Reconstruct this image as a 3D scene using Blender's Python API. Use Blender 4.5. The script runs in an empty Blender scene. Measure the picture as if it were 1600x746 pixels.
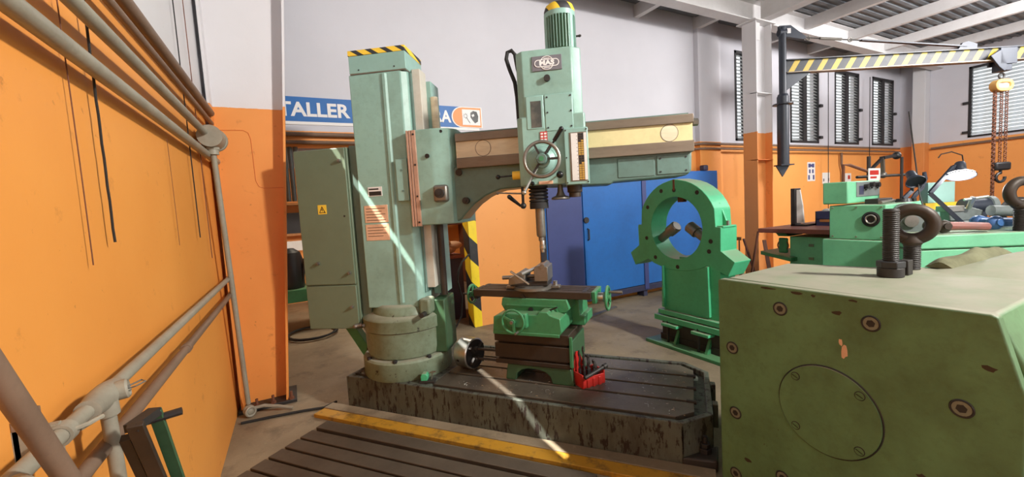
import bpy, bmesh, math, random
from math import sin, cos, pi, radians, sqrt, atan2
from mathutils import Matrix, Vector

scene = bpy.context.scene
random.seed(7)

# ------------------------------------------------------------------ camera
CAMP = Vector((0.0, 0.0, 1.6))
FPX, PITCH, ROLL, YAW = 649.65, 0.0769455, 0.059225, 0.4825376
cam_d = bpy.data.cameras.new('camera')
cam_d.sensor_fit = 'HORIZONTAL'
cam_d.sensor_width = 36.0
cam_d.lens = 36.0 * FPX / 1600.0
cam_d.clip_start = 0.05
cam_d.clip_end = 200
cam = bpy.data.objects.new('camera', cam_d)
scene.collection.objects.link(cam)
cam.matrix_world = (Matrix.Translation(CAMP) @ Matrix.Rotation(-YAW, 4, 'Z')
                    @ Matrix.Rotation(pi / 2 - PITCH, 4, 'X') @ Matrix.Rotation(-ROLL, 4, 'Z'))
scene.camera = cam

# ------------------------------------------------------------------ world, sun, lamps, exposure
world = bpy.data.worlds.new('world')
scene.world = world
world.use_nodes = True
bg = world.node_tree.nodes['Background']
bg.inputs['Color'].default_value = (0.93, 0.97, 1.0, 1)
bg.inputs['Strength'].default_value = 1.6

sun_d = bpy.data.lights.new('sun', 'SUN')
sun_d.energy = 20.0
sun_d.angle = 0.006
sun_d.color = (1.0, 0.97, 0.9)
sun = bpy.data.objects.new('sun', sun_d)
scene.collection.objects.link(sun)
S_AZ, S_EL = radians(250), radians(62.6)
to_sun = Vector((sin(S_AZ) * cos(S_EL), cos(S_AZ) * cos(S_EL), sin(S_EL)))
sun.rotation_euler = to_sun.to_track_quat('Z', 'Y').to_euler()
sun.location = (-6, 0, 9)


def area(name, loc, target, size, size_y, power, col=(1, 1, 1)):
    d = bpy.data.lights.new(name, 'AREA')
    d.shape = 'RECTANGLE'
    d.size = size
    d.size_y = size_y
    d.energy = power
    d.color = col
    o = bpy.data.objects.new(name, d)
    scene.collection.objects.link(o)
    o.location = loc
    o.rotation_euler = (Vector(loc) - Vector(target)).to_track_quat('Z', 'Y').to_euler()
    return o


# key lamp placed by the cast shadows, then three added out-of-view fill lights
area('roof_lamp_key', (3.7, -1.4, 3.9), (0.3, 3.4, 1.9), 0.35, 0.35, 430, (1.0, 0.96, 0.9))
area('hall_fill', (9.8, 0.6, 4.1), (9.8, 5.0, 2.4), 3.0, 1.0, 380, (1.0, 0.98, 0.97))  # added fill to brighten the right end of the hall, no fixture modelled
area('front_fill', (6.0, -4.5, 2.3), (4.0, 5.0, 2.4), 5.0, 3.2, 85, (0.94, 0.97, 1.0))  # added area light filling from the unseen front opening
area('side_fill', (0.35, -4.4, 2.5), (1.6, 3.5, 2.0), 1.6, 2.2, 46, (1.0, 0.98, 0.96))  # added fill for drill head and steady rest; no door stands here

scene.view_settings.view_transform = 'Standard'
scene.view_settings.look = 'None'
scene.view_settings.gamma = 1.0
scene.view_settings.use_curve_mapping = False
scene.view_settings.exposure = -0.27

# ------------------------------------------------------------------ helpers
COL = scene.collection


def frame(loc=(0, 0, 0), rz=0.0):
    return Matrix.Translation(Vector(loc)) @ Matrix.Rotation(rz, 4, 'Z')


class MB:
    """collects shapes, then links them as one mesh object"""

    def __init__(s, xf=None):
        s.v, s.f, s.xf = [], [], xf

    def add(s, vs, fs):
        b = len(s.v)
        for p in vs:
            p = Vector(p)
            s.v.append(s.xf @ p if s.xf is not None else p)
        for f in fs:
            s.f.append([i + b for i in f])
        return s

    def box(s, x0, x1, y0, y1, z0, z1):
        vs = [(x, y, z) for z in (z0, z1) for y in (y0, y1) for x in (x0, x1)]
        return s.add(vs, [(0, 2, 3, 1), (4, 5, 7, 6), (0, 1, 5, 4), (2, 6, 7, 3), (0, 4, 6, 2), (1, 3, 7, 5)])

    def hexa(s, bot, top):
        n = len(bot)
        fs = [tuple(range(n))[::-1], tuple(range(n, 2 * n))]
        fs += [(i, (i + 1) % n, n + (i + 1) % n, n + i) for i in range(n)]
        return s.add(list(bot) + list(top), fs)

    def prism(s, poly, lo, hi, axis='z'):
        def P(a, b, c):
            return {'z': (a, b, c), 'y': (a, c, b), 'x': (c, a, b)}[axis]
        return s.hexa([P(a, b, lo) for a, b in poly], [P(a, b, hi) for a, b in poly])

    def bar(s, p0, p1, w, t, up=(0, 0, 1)):
        p0, p1 = Vector(p0), Vector(p1)
        d = (p1 - p0).normalized()
        a = d.cross(Vector(up))
        if a.length < 1e-4:
            a = d.cross(Vector((1, 0, 0)))
        a.normalize()
        b = a.cross(d)
        q = [a * w / 2 + b * t / 2, -a * w / 2 + b * t / 2, -a * w / 2 - b * t / 2, a * w / 2 - b * t / 2]
        return s.hexa([p0 + k for k in q], [p1 + k for k in q])

    def cyl(s, p0, p1, r0, r1=None, n=16):
        r1 = r0 if r1 is None else r1
        p0, p1 = Vector(p0), Vector(p1)
        d = (p1 - p0).normalized()
        a = d.orthogonal().normalized()
        b = d.cross(a)
        ring = [a * cos(2 * pi * i / n) + b * sin(2 * pi * i / n) for i in range(n)]
        return s.hexa([p0 + k * r0 for k in ring], [p1 + k * r1 for k in ring])

    def lathe(s, prof, c=(0, 0, 0), axis=(0, 0, 1), n=28):
        c = Vector(c)
        d = Vector(axis).normalized()
        a = d.orthogonal().normalized()
        b = d.cross(a)
        vs, fs = [], []
        for r, z in prof:
            for i in range(n):
                t = 2 * pi * i / n
                vs.append(c + d * z + (a * cos(t) + b * sin(t)) * max(r, 1e-4))
        for j in range(len(prof) - 1):
            for i in range(n):
                k = (i + 1) % n
                fs.append((j * n + i, j * n + k, (j + 1) * n + k, (j + 1) * n + i))
        fs.append(tuple(range(n))[::-1])
        m = (len(prof) - 1) * n
        fs.append(tuple(range(m, m + n)))
        return s.add(vs, fs)

    def tube(s, pts, r, n=8, closed=False):
        pts = [Vector(p) for p in pts]
        m = len(pts)
        vs, fs = [], []
        prev = None
        for i, p in enumerate(pts):
            if closed:
                d = pts[(i + 1) % m] - pts[i - 1]
            else:
                d = pts[min(i + 1, m - 1)] - pts[max(i - 1, 0)]
            d.normalize()
            if prev is None:
                a = d.orthogonal().normalized()
            else:
                a = (prev - d * prev.dot(d)).normalized()
            prev = a
            b = d.cross(a)
            rr = r[i] if isinstance(r, (list, tuple)) else r
            for k in range(n):
                t = 2 * pi * k / n
                vs.append(p + (a * cos(t) + b * sin(t)) * rr)
        for i in range(m if closed else m - 1):
            j = (i + 1) % m
            for k in range(n):
                l = (k + 1) % n
                fs.append((i * n + k, i * n + l, j * n + l, j * n + k))
        if not closed:
            fs.append(tuple(range(n))[::-1])
            fs.append(tuple(range((m - 1) * n, m * n)))
        return s.add(vs, fs)

    def torus(s, c, normal, R, r, n=36, m=8, a0=0, a1=2 * pi):
        c, d = Vector(c), Vector(normal).normalized()
        a = d.orthogonal().normalized()
        b = d.cross(a)
        full = abs(a1 - a0 - 2 * pi) < 1e-6
        cnt = n if full else n + 1
        return s.tube([c + (a * cos(a0 + (a1 - a0) * i / n) + b * sin(a0 + (a1 - a0) * i / n)) * R for i in range(cnt)], r, m, full)

    def ell(s, c, r, n=14, m=9):
        c = Vector(c)
        if not isinstance(r, (list, tuple)):
            r = (r, r, r)
        vs, fs = [], []
        for j in range(m + 1):
            ph = pi * j / m
            for i in range(n):
                t = 2 * pi * i / n
                vs.append(c + Vector((r[0] * sin(ph) * cos(t), r[1] * sin(ph) * sin(t), r[2] * cos(ph))))
        for j in range(m):
            for i in range(n):
                k = (i + 1) % n
                fs.append((j * n + i, j * n + k, (j + 1) * n + k, (j + 1) * n + i))
        return s.add(vs, fs)

    def ringplate(s, outer, inner, lo, hi, axis='z'):
        """plate between two loops of the same length"""
        def P(a, b, c):
            return {'z': (a, b, c), 'y': (a, c, b), 'x': (c, a, b)}[axis]
        n = len(outer)
        vs = [P(a, b, lo) for a, b in outer] + [P(a, b, lo) for a, b in inner] + \
             [P(a, b, hi) for a, b in outer] + [P(a, b, hi) for a, b in inner]
        fs = []
        for i in range(n):
            k = (i + 1) % n
            fs += [(i, k, n + k, n + i), (2 * n + i, 3 * n + i, 3 * n + k, 2 * n + k),
                   (i, 2 * n + i, 2 * n + k, k), (n + i, n + k, 3 * n + k, 3 * n + i)]
        return s.add(vs, fs)

    def mesh(s, name, smooth=35):
        me = bpy.data.meshes.new(name)
        me.from_pydata([tuple(p) for p in s.v], [], s.f)
        bm = bmesh.new()
        bm.from_mesh(me)
        bmesh.ops.remove_doubles(bm, verts=bm.verts, dist=1e-6)
        bmesh.ops.recalc_face_normals(bm, faces=bm.faces)
        bm.to_mesh(me)
        bm.free()
        if smooth:
            me.polygons.foreach_set('use_smooth', [True] * len(me.polygons))
            me.set_sharp_from_angle(angle=radians(smooth))
        return me

    def build(s, name, mat, parent=None, bevel=0.0, label=None, smooth=35, kind=None):
        me = s.mesh(name, smooth)
        me.materials.append(mat)
        o = bpy.data.objects.new(name, me)
        COL.objects.link(o)
        if parent is not None:
            o.parent = parent
        if bevel:
            md = o.modifiers.new('bevel', 'BEVEL')
            md.width = bevel
            md.segments = 2
            md.limit_method = 'ANGLE'
            md.angle_limit = radians(40)
        if label:
            o['label'] = label
        if kind:
            o['kind'] = kind
        return o


def inst(name, me, parent=None, mtx=None, label=None):
    o = bpy.data.objects.new(name, me)
    COL.objects.link(o)
    if parent is not None:
        o.parent = parent
    if mtx is not None:
        o.matrix_local = mtx
    if label:
        o['label'] = label
    return o


def thing(name, label, cat, loc=(0, 0, 0), rz=0.0, group=None):
    o = bpy.data.objects.new(name, None)
    o.empty_display_size = 0.1
    COL.objects.link(o)
    o.location = loc
    o.rotation_euler = (0, 0, rz)
    o['label'] = label
    o['category'] = cat
    if group:
        o['group'] = group
    return o


def tag(o, label, cat, group=None):
    o['label'] = label
    o['category'] = cat
    if group:
        o['group'] = group
    return o


def struct(o, label=None, cat=None):
    o['kind'] = 'structure'
    if label:
        o['label'] = label
    if cat:
        o['category'] = cat
    return o


def text_mesh(body, size, mat, depth=0.002, bold=0.0, align='CENTER'):
    cu = bpy.data.curves.new('lettering', 'FONT')
    cu.body = body
    cu.size = size
    cu.align_x = align
    cu.align_y = 'CENTER'
    cu.extrude = depth
    cu.offset = bold
    cu.resolution_u = 3
    o = bpy.data.objects.new('lettering', cu)
    COL.objects.link(o)
    dg = bpy.context.evaluated_depsgraph_get()
    me = bpy.data.meshes.new_from_object(o.evaluated_get(dg))
    bpy.data.objects.remove(o)
    bpy.data.curves.remove(cu)
    me.materials.clear()
    me.materials.append(mat)
    return me


# ------------------------------------------------------------------ materials
def lin(r, g, b):
    f = lambda c: (c / 12.92 if c <= 0.04045 else ((c + 0.055) / 1.055) ** 2.4)
    return (f(r / 255), f(g / 255), f(b / 255), 1)


class NT:
    def __init__(s, name):
        s.m = bpy.data.materials.new(name)
        s.m.use_nodes = True
        s.t = s.m.node_tree
        s.b = s.t.nodes['Principled BSDF']
        s.tc = s.t.nodes.new('ShaderNodeTexCoord')

    def n(s, kind, **kw):
        o = s.t.nodes.new(kind)
        for k, v in kw.items():
            setattr(o, k, v)
        return o

    def l(s, a, b):
        s.t.links.new(a, b)

    def coord(s, scale=(1, 1, 1)):
        mp = s.n('ShaderNodeMapping')
        mp.inputs['Scale'].default_value = scale
        s.l(s.tc.outputs['Object'], mp.inputs['Vector'])
        return mp.outputs['Vector']

    def noise(s, scale, detail=5, rough=0.6, stretch=(1, 1, 1)):
        nz = s.n('ShaderNodeTexNoise')
        nz.inputs['Scale'].default_value = scale
        nz.inputs['Detail'].default_value = detail
        nz.inputs['Roughness'].default_value = rough
        s.l(s.coord(stretch), nz.inputs['Vector'])
        return nz.outputs['Fac']

    def ramp(s, fac, lo, hi, a=0.0, b=1.0):
        mr = s.n('ShaderNodeMapRange')
        mr.inputs['From Min'].default_value = lo
        mr.inputs['From Max'].default_value = hi
        mr.inputs['To Min'].default_value = a
        mr.inputs['To Max'].default_value = b
        s.l(fac, mr.inputs['Value'])
        return mr.outputs['Result']

    def math(s, op, a, b=None):
        m = s.n('ShaderNodeMath', operation=op)
        for i, q in enumerate((a, b)):
            if q is None:
                continue
            if isinstance(q, (int, float)):
                m.inputs[i].default_value = q
            else:
                s.l(q, m.inputs[i])
        return m.outputs[0]

    def mix(s, fac, a, b):
        mx = s.n('ShaderNodeMix', data_type='RGBA')
        for sock, q in ((mx.inputs['Factor'], fac), (mx.inputs['A'], a), (mx.inputs['B'], b)):
            if isinstance(q, (int, float)):
                sock.default_value = q
            elif isinstance(q, tuple):
                sock.default_value = q
            else:
                s.l(q, sock)
        return mx.outputs['Result']

    def out(s, col, rough=0.5, metal=0.0, bump=None, bstr=0.2, bdist=0.01):
        if isinstance(col, tuple):
            s.b.inputs['Base Color'].default_value = col
        else:
            s.l(col, s.b.inputs['Base Color'])
        if isinstance(rough, (int, float)):
            s.b.inputs['Roughness'].default_value = rough
        else:
            s.l(rough, s.b.inputs['Roughness'])
        s.b.inputs['Metallic'].default_value = metal
        if bump is not None:
            bp = s.n('ShaderNodeBump')
            bp.inputs['Strength'].default_value = bstr
            bp.inputs['Distance'].default_value = bdist
            s.l(bump, bp.inputs['Height'])
            s.l(bp.outputs['Normal'], s.b.inputs['Normal'])
        return s.m


def paint(name, col, dirt=None, amt=0.5, scale=3.0, chip=None, chip_at=0.68, chip_scale=18, rough=0.5,
          metal=0.0, stretch=(1, 1, 1), bump=0.1, dust=None, dust_amt=0.8):
    t = NT(name)
    dirt = dirt or tuple(c * 0.55 for c in col[:3]) + (1,)
    c = t.mix(t.ramp(t.noise(scale, 6, 0.65, stretch), 0.42, 0.75, 0, amt), col, dirt)
    c = t.mix(t.ramp(t.noise(scale * 9, 4, 0.6, stretch), 0.5, 0.8, 0, amt * 0.5), c, dirt)
    if chip:
        c = t.mix(t.ramp(t.noise(chip_scale, 5, 0.7, stretch), chip_at, chip_at + 0.03), c, chip)
    if dust:
        g = t.n('ShaderNodeNewGeometry')
        sp = t.n('ShaderNodeSeparateXYZ')
        t.l(g.outputs['Normal'], sp.inputs[0])
        up = t.ramp(sp.outputs['Z'], 0.6, 0.95, 0, dust_amt)
        c = t.mix(t.math('MULTIPLY', up, t.ramp(t.noise(6, 5), 0.25, 0.6, 0.55, 1.0)), c, dust)
    return t.out(c, rough, metal, t.noise(scale * 14, 4), bump, 0.004)


def hazard(name, period, ax, slant, yellow=None, dark=None, split=0.5, wear=0.25):
    """yellow and black slanted stripes; phase = dot(position, ax) * 1/period + slant term inside ax"""
    t = NT(name)
    sp = t.n('ShaderNodeSeparateXYZ')
    t.l(t.tc.outputs['Object'], sp.inputs[0])
    v = None
    for k, o in zip(ax, ('X', 'Y', 'Z')):
        if k:
            q = t.math('MULTIPLY', sp.outputs[o], k / period)
            v = q if v is None else t.math('ADD', v, q)
    v = t.math('ADD', v, slant)
    f = t.math('GREATER_THAN', t.math('FRACT', v), split)
    c = t.mix(f, yellow or lin(245, 205, 60), dark or lin(45, 45, 50))
    c = t.mix(t.ramp(t.noise(14, 5), 0.5, 0.8, 0, wear), c, lin(110, 100, 80))
    return t.out(c, 0.5)


M = {}
M['teal'] = paint('teal_paint', lin(144, 182, 170), lin(96, 114, 98), 0.55, 2.2, lin(80, 70, 55), 0.735, 14, 0.42, dust=lin(170, 170, 155), dust_amt=0.5)
M['teal_dark'] = paint('teal_paint_oily', lin(98, 128, 120), lin(64, 74, 64), 0.65, 2.0, lin(60, 55, 45), 0.72, 12, 0.4)
M['teal_cover'] = paint('teal_cover_paint', lin(142, 180, 170), lin(112, 140, 128), 0.4, 2.0, None, rough=0.4)
M['turret'] = paint('oily_turret_paint', lin(122, 138, 116), lin(84, 84, 52), 0.85, 3.5, lin(48, 46, 36), 0.64, 16, 0.45, dust=lin(165, 162, 144), dust_amt=0.85)
M['cabinet'] = paint('cabinet_green', lin(108, 124, 102), lin(90, 102, 82), 0.45, 1.6, None, rough=0.5)
M['cab_dark'] = paint('cabinet_spine', lin(100, 122, 112), None, 0.4, 2.0)
M['base'] = paint('worn_base_paint', lin(88, 94, 84), lin(52, 45, 38), 0.85, 5.0, lin(40, 31, 27), 0.54, 17, 0.55, stretch=(1.6, 1.6, 0.45), bump=0.3)
M['plate_steel'] = paint('oiled_steel_plate', lin(104, 96, 84), lin(58, 50, 44), 0.7, 3.0, lin(55, 48, 40), 0.66, 9, 0.42, 0.35, bump=0.08)
M['iron_plate'] = paint('floor_plate_iron', lin(92, 82, 70), lin(58, 50, 43), 0.6, 3.0, lin(60, 52, 46), 0.7, 8, 0.6, 0.2, bump=0.1)
M['dark_iron'] = paint('dark_iron', lin(50, 46, 43), lin(32, 29, 28), 0.6, 4.0, None, rough=0.55, metal=0.1)
M['riser'] = paint('brown_oily_iron', lin(64, 53, 43), lin(40, 34, 29), 0.6, 4.0, None, rough=0.5, metal=0.2)
M['machine_green'] = paint('green_machine_paint', lin(68, 142, 96), lin(44, 88, 60), 0.6, 3.0, lin(38, 34, 28), 0.71, 16, 0.4, dust=lin(120, 130, 100), dust_amt=0.5)
M['foot_green'] = paint('dark_green_casting', lin(58, 92, 62), lin(40, 54, 38), 0.6, 4.0, None, rough=0.5)
M['steady_green'] = paint('steady_green_paint', lin(78, 184, 134), lin(58, 134, 96), 0.5, 3.0, lin(40, 60, 45), 0.74, 16, 0.45, dust=lin(150, 145, 125), dust_amt=0.85)
M['mint'] = paint('mint_machine_paint', lin(116, 194, 150), lin(84, 146, 112), 0.45, 3.0, lin(50, 70, 55), 0.76, 14, 0.45, dust=lin(165, 160, 140), dust_amt=0.8)
M['olive'] = paint('olive_green_paint', lin(98, 134, 92), lin(70, 88, 54), 0.8, 3.2, lin(62, 48, 34), 0.70, 11, 0.55, bump=0.15, dust=lin(150, 144, 128), dust_amt=0.9)
M['steel'] = paint('bright_steel', lin(200, 198, 192), lin(130, 125, 118), 0.5, 6, None, rough=0.28, metal=0.9, bump=0.03)
M['steel_dull'] = paint('dull_steel', lin(140, 136, 128), lin(85, 80, 72), 0.5, 6, None, rough=0.4, metal=0.7)
M['rail_dark'] = paint('oily_guide_rail', lin(126, 112, 96), lin(84, 72, 60), 0.6, 2.5, None, rough=0.42, metal=0.25, stretch=(0.5, 1, 3))
M['rail_light'] = paint('cream_scale_band', lin(226, 214, 184), lin(176, 158, 128), 0.65, 2.2, None, rough=0.5, stretch=(0.5, 1, 3))
M['rail_right'] = paint('yellowed_scale_band', lin(222, 208, 156), lin(178, 158, 112), 0.5, 2.2, None, rough=0.5)
M['copper_strip'] = paint('tan_strip', lin(190, 150, 128), lin(130, 100, 84), 0.5, 5, None, rough=0.45, metal=0.1)
M['bronze_plate'] = paint('bronze_data_plate', lin(224, 180, 148), lin(180, 136, 104), 0.5, 12, None, rough=0.4)
M['screw_grey'] = paint('greasy_screw', lin(124, 126, 108), lin(82, 82, 68), 0.5, 20, None, rough=0.4)
M['rail_pale'] = paint('pale_guide_rail', lin(206, 202, 190), lin(168, 160, 140), 0.5, 3, None, rough=0.45)
M['black'] = paint('black_paint', lin(40, 39, 40), lin(26, 25, 25), 0.5, 5, None, rough=0.45)
M['black_gloss'] = paint('black_plastic', lin(26, 26, 28), None, 0.3, 5, None, rough=0.25)
M['rubber'] = paint('black_rubber', lin(34, 33, 32), None, 0.3, 9, None, rough=0.75)
M['white'] = paint('white_enamel', lin(228, 226, 222), lin(190, 186, 178), 0.3, 5, None, rough=0.45)
M['grey_label'] = paint('grey_label', lin(112, 110, 116), None, 0.2, 8, None, rough=0.5)
M['gold'] = paint('brass_button', lin(214, 180, 96), lin(140, 105, 50), 0.4, 20, None, rough=0.35, metal=0.5)
M['red'] = paint('red_plastic', lin(190, 48, 42), lin(120, 30, 28), 0.4, 8, None, rough=0.4)
M['blue'] = paint('blue_door_paint', lin(44, 110, 186), lin(44, 82, 140), 0.5, 1.6, lin(90, 110, 140), 0.76, 10, 0.38)
M['blue_dark'] = paint('indigo_door_paint', lin(68, 78, 130), lin(52, 60, 104), 0.4, 1.6, None, rough=0.45)
M['pipe'] = paint('grey_pipe_paint', lin(152, 146, 130), lin(112, 102, 88), 0.5, 6, None, rough=0.5)
M['pipe_brown'] = paint('brown_pipe', lin(126, 102, 84), lin(92, 72, 58), 0.5, 6, None, rough=0.55)
M['hoist_yellow'] = paint('worn_hoist_yellow', lin(206, 160, 92), lin(150, 110, 60), 0.6, 12, None, rough=0.6)
M['white_steel'] = paint('white_steel_paint', lin(214, 212, 212), lin(178, 174, 172), 0.4, 2.0, None, rough=0.5)
M['wood'] = paint('varnished_wood', lin(176, 118, 66), lin(110, 70, 38), 0.5, 5, None, rough=0.5, stretch=(6, 1, 1))
M['maroon'] = paint('maroon_top', lin(132, 74, 66), lin(90, 50, 46), 0.5, 4, None, rough=0.45, dust=lin(150, 110, 100), dust_amt=0.4)
M['cloth_green'] = paint('khaki_cloth', lin(112, 112, 84), lin(72, 72, 52), 0.6, 9, None, rough=0.9, bump=0.4)
M['cloth_tan'] = paint('tan_canvas', lin(190, 150, 116), lin(140, 104, 78), 0.5, 9, None, rough=0.9, bump=0.4)
M['navy'] = paint('navy_steel', lin(56, 58, 84), lin(38, 40, 58), 0.5, 4, None, rough=0.5)
M['rust'] = paint('rusty_steel', lin(116, 70, 48), lin(70, 44, 32), 0.6, 8, None, rough=0.7)
M['yellow'] = paint('yellow_paint', lin(240, 196, 60), lin(190, 140, 40), 0.4, 6, None, rough=0.5)
M['shackle_red'] = paint('worn_red_forging', lin(150, 84, 74), lin(110, 96, 88), 0.7, 9, None, rough=0.5)
M['shackle_blue'] = paint('worn_blue_forging', lin(70, 116, 176), lin(60, 74, 100), 0.5, 9, None, rough=0.45)
M['grey_machine'] = paint('grey_machine_paint', lin(116, 124, 122), lin(76, 80, 78), 0.6, 6, None, rough=0.45)
M['jib'] = paint('dark_slate_crane_paint', lin(44, 50, 62), lin(32, 36, 44), 0.5, 3, None, rough=0.45)
M['louvre_frame'] = paint('black_window_frame', lin(40, 38, 40), None, 0.3, 4, None, rough=0.5)
M['sign_blue'] = paint('sign_blue', lin(36, 106, 178), lin(30, 86, 150), 0.3, 3, None, rough=0.5, bump=0.02)
M['sign_white'] = paint('sign_white', lin(236, 234, 232), None, 0.1, 3, None, rough=0.5, bump=0.02)
M['sign_orange'] = paint('sign_orange', lin(240, 150, 84), None, 0.1, 3, None, rough=0.5, bump=0.02)
M['yellow_warn'] = paint('warning_yellow', lin(244, 206, 70), None, 0.1, 3, None, rough=0.5, bump=0.02)
M['orange_steel'] = paint('orange_steel_paint', lin(214, 122, 56), lin(180, 96, 44), 0.4, 2.2, None, rough=0.5)
M['hz_col'] = hazard('hazard_column_top', 0.135, (1.0, 0.6, 1.7), 0.1, split=0.58)
M['hz_motor'] = hazard('hazard_motor_cap', 0.16, (1.0, 0.3, 0.6), 0.2)
M['hz_pier'] = hazard('hazard_door_jamb', 0.46, (-0.75, 0.6, -0.75), 0.15, lin(246, 214, 30), lin(34, 33, 34), 0.5, 0.15)
M['hz_boom'] = hazard('hazard_boom', 0.235, (1.0, 0.0, -0.62), 0.0, lin(196, 168, 56), lin(32, 34, 40), 0.40, 0.2)

# glass of the head window and the louvre blades
t = NT('oil_window_glass')
M['glass_dark'] = t.out(t.mix(t.ramp(t.noise(9), 0.35, 0.7), lin(60, 62, 56), lin(112, 104, 92)), 0.15)
t = NT('frosted_louvre_glass')
t.b.inputs['Transmission Weight'].default_value = 0.75
M['louvre'] = t.out(t.mix(t.ramp(t.noise(3), 0.4, 0.7), lin(226, 230, 232), lin(190, 186, 178)), 0.45)
t = NT('lamp_tube_glow')
t.b.inputs['Emission Color'].default_value = (1, 0.98, 0.94, 1)
t.b.inputs['Emission Strength'].default_value = 9.0
M['glow'] = t.out(lin(250, 248, 240), 0.4)


def two_tone(name, split, low, high, low_d, high_d):
    t = NT(name)
    sp = t.n('ShaderNodeSeparateXYZ')
    t.l(t.tc.outputs['Object'], sp.inputs[0])
    zz = t.math('ADD', sp.outputs['Z'], t.ramp(t.noise(30, 3), 0.3, 0.7, -0.002, 0.002))
    up = t.math('GREATER_THAN', zz, split)
    lo = t.mix(t.ramp(t.noise(0.9, 5), 0.4, 0.75, 0, 0.55), low, low_d)
    lo = t.mix(t.ramp(t.noise(7, 6, 0.7), 0.62, 0.74, 0, 0.5), lo, tuple(c * 0.5 for c in low_d[:3]) + (1,))
    lo = t.mix(t.ramp(t.noise(26, 3, 0.6), 0.70, 0.75, 0, 0.45), lo, tuple(c * 0.4 for c in low_d[:3]) + (1,))
    hi = t.mix(t.ramp(t.noise(0.8, 5), 0.42, 0.75, 0, 0.5), high, high_d)
    hi = t.mix(t.ramp(t.noise(20, 3, 0.6), 0.72, 0.76, 0, 0.25), hi, tuple(c * 0.6 for c in high_d[:3]) + (1,))
    return t.out(t.mix(up, lo, hi), 0.55, 0, t.noise(35, 5), 0.12, 0.004)


M['wall'] = two_tone('orange_and_white_wall', 2.56, lin(240, 162, 86), lin(204, 203, 210), lin(230, 148, 72), lin(188, 187, 194))
M['wall_left'] = two_tone('orange_and_white_left_wall', 2.56, lin(231, 154, 70), lin(214, 212, 214), lin(218, 136, 54), lin(196, 194, 196))
M['column'] = two_tone('orange_and_white_column', 2.56, lin(226, 146, 70), lin(216, 213, 216), lin(206, 122, 52), lin(198, 196, 198))
M['crane_column'] = two_tone('orange_and_white_crane_column', 2.60, lin(224, 146, 80), lin(212, 210, 212), lin(206, 128, 66), lin(192, 190, 192))

t = NT('stained_concrete')
c = t.mix(t.ramp(t.noise(0.7, 6), 0.38, 0.72), lin(150, 136, 112), lin(108, 95, 77))
c = t.mix(t.ramp(t.noise(2.6, 6, 0.7), 0.52, 0.72, 0, 0.75), c, lin(78, 67, 55))
c = t.mix(t.ramp(t.noise(22, 4, 0.7), 0.58, 0.72, 0, 0.4), c, lin(172, 158, 132))
M['concrete'] = t.out(c, t.ramp(t.noise(2.0), 0.3, 0.7, 0.45, 0.8), 0, t.noise(40, 5), 0.25, 0.006)
t = NT('roof_sheet')
M['roof'] = t.out(t.mix(t.ramp(t.noise(1.5, 5), 0.4, 0.7), lin(120, 124, 128), lin(86, 90, 96)), 0.6)
t = NT('worn_yellow_kerb')
c = t.mix(t.ramp(t.noise(9, 6, 0.7), 0.5, 0.68, 0, 0.85), lin(184, 136, 38), lin(84, 66, 42))
M['kerb'] = t.out(c, 0.6, 0, t.noise(30, 4), 0.3, 0.006)

# ------------------------------------------------------------------ the hall
WL, WB, WR, WF, ROOF = -0.545, 5.15, 14.7, -4.6, 4.74


def holed(mb, a0, a1, z0, z1, holes, put):
    """fills a rectangle except the holes (a0,a1,z0,z1) with blocks"""
    xs = sorted({a0, a1} | {h[0] for h in holes} | {h[1] for h in holes})
    zs = sorted({z0, z1} | {h[2] for h in holes} | {h[3] for h in holes})
    for i in range(len(xs) - 1):
        for j in range(len(zs) - 1):
            cx, cz = (xs[i] + xs[i + 1]) / 2, (zs[j] + zs[j + 1]) / 2
            if any(h[0] < cx < h[1] and h[2] < cz < h[3] for h in holes):
                continue
            put(xs[i], xs[i + 1], zs[j], zs[j + 1])


floor = struct(MB().box(-0.9, 15.0, WF - 0.2, 9.2, -0.15, 0.0).build('floor', M['concrete']), 'stained grey brown concrete workshop floor')

mb = MB()
mb.box(WL - 0.15, WL, WF, WB + 0.1, 0, 3.93)
mb.box(WL - 0.012, WL, WF, 1.36, 3.93, ROOF)
mb.box(WL - 0.012, WL, 3.55, WB + 0.1, 3.93, ROOF)
mb.box(WL - 0.012, WL, 1.36, 3.55, 4.03, ROOF)
struct(mb.build('wall_left', M['wall_left']), 'orange side wall with a white upper part behind the conduit pipes')

WINS = [(7.69, 8.42, 2.61, 4.31), (9.535, 10.657, 2.61, 4.31), (11.34, 12.47, 2.61, 4.31), (13.15, 14.306, 2.61, 4.31)]
OPEN = (-0.7, 2.05, 0.0, 2.40)
mb = MB()
holed(mb, -0.7, WR + 0.15, 0, ROOF, WINS + [OPEN], lambda a, b, c, d: mb.box(a, b, WB, WB + 0.18, c, d))
struct(mb.build('wall_back', M['wall']), 'long back wall, orange below and greyish white above')
struct(MB().box(6.55, 7.12, WB - 0.09, WB, 0, ROOF).build('trim_1', M['wall']), 'shallow wall pilaster left of the first louvre window')
RWIN = (1.9, 3.86, 2.61, 4.29)
mb = MB()
holed(mb, WF, WB + 0.18, 0, ROOF, [RWIN], lambda a, b, c, d: mb.box(WR, WR + 0.15, a, b, c, d))
struct(mb.build('wall_right', M['wall']), 'end wall with the wide louvre window, orange below and white above')
mb = MB()
holed(mb, -0.7, WR + 0.15, 0, ROOF, [(3.8, 9.2, 0, 4.0)], lambda a, b, c, d: mb.box(a, b, WF - 0.15, WF, c, d))
struct(mb.build('wall_front', M['wall']))
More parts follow.
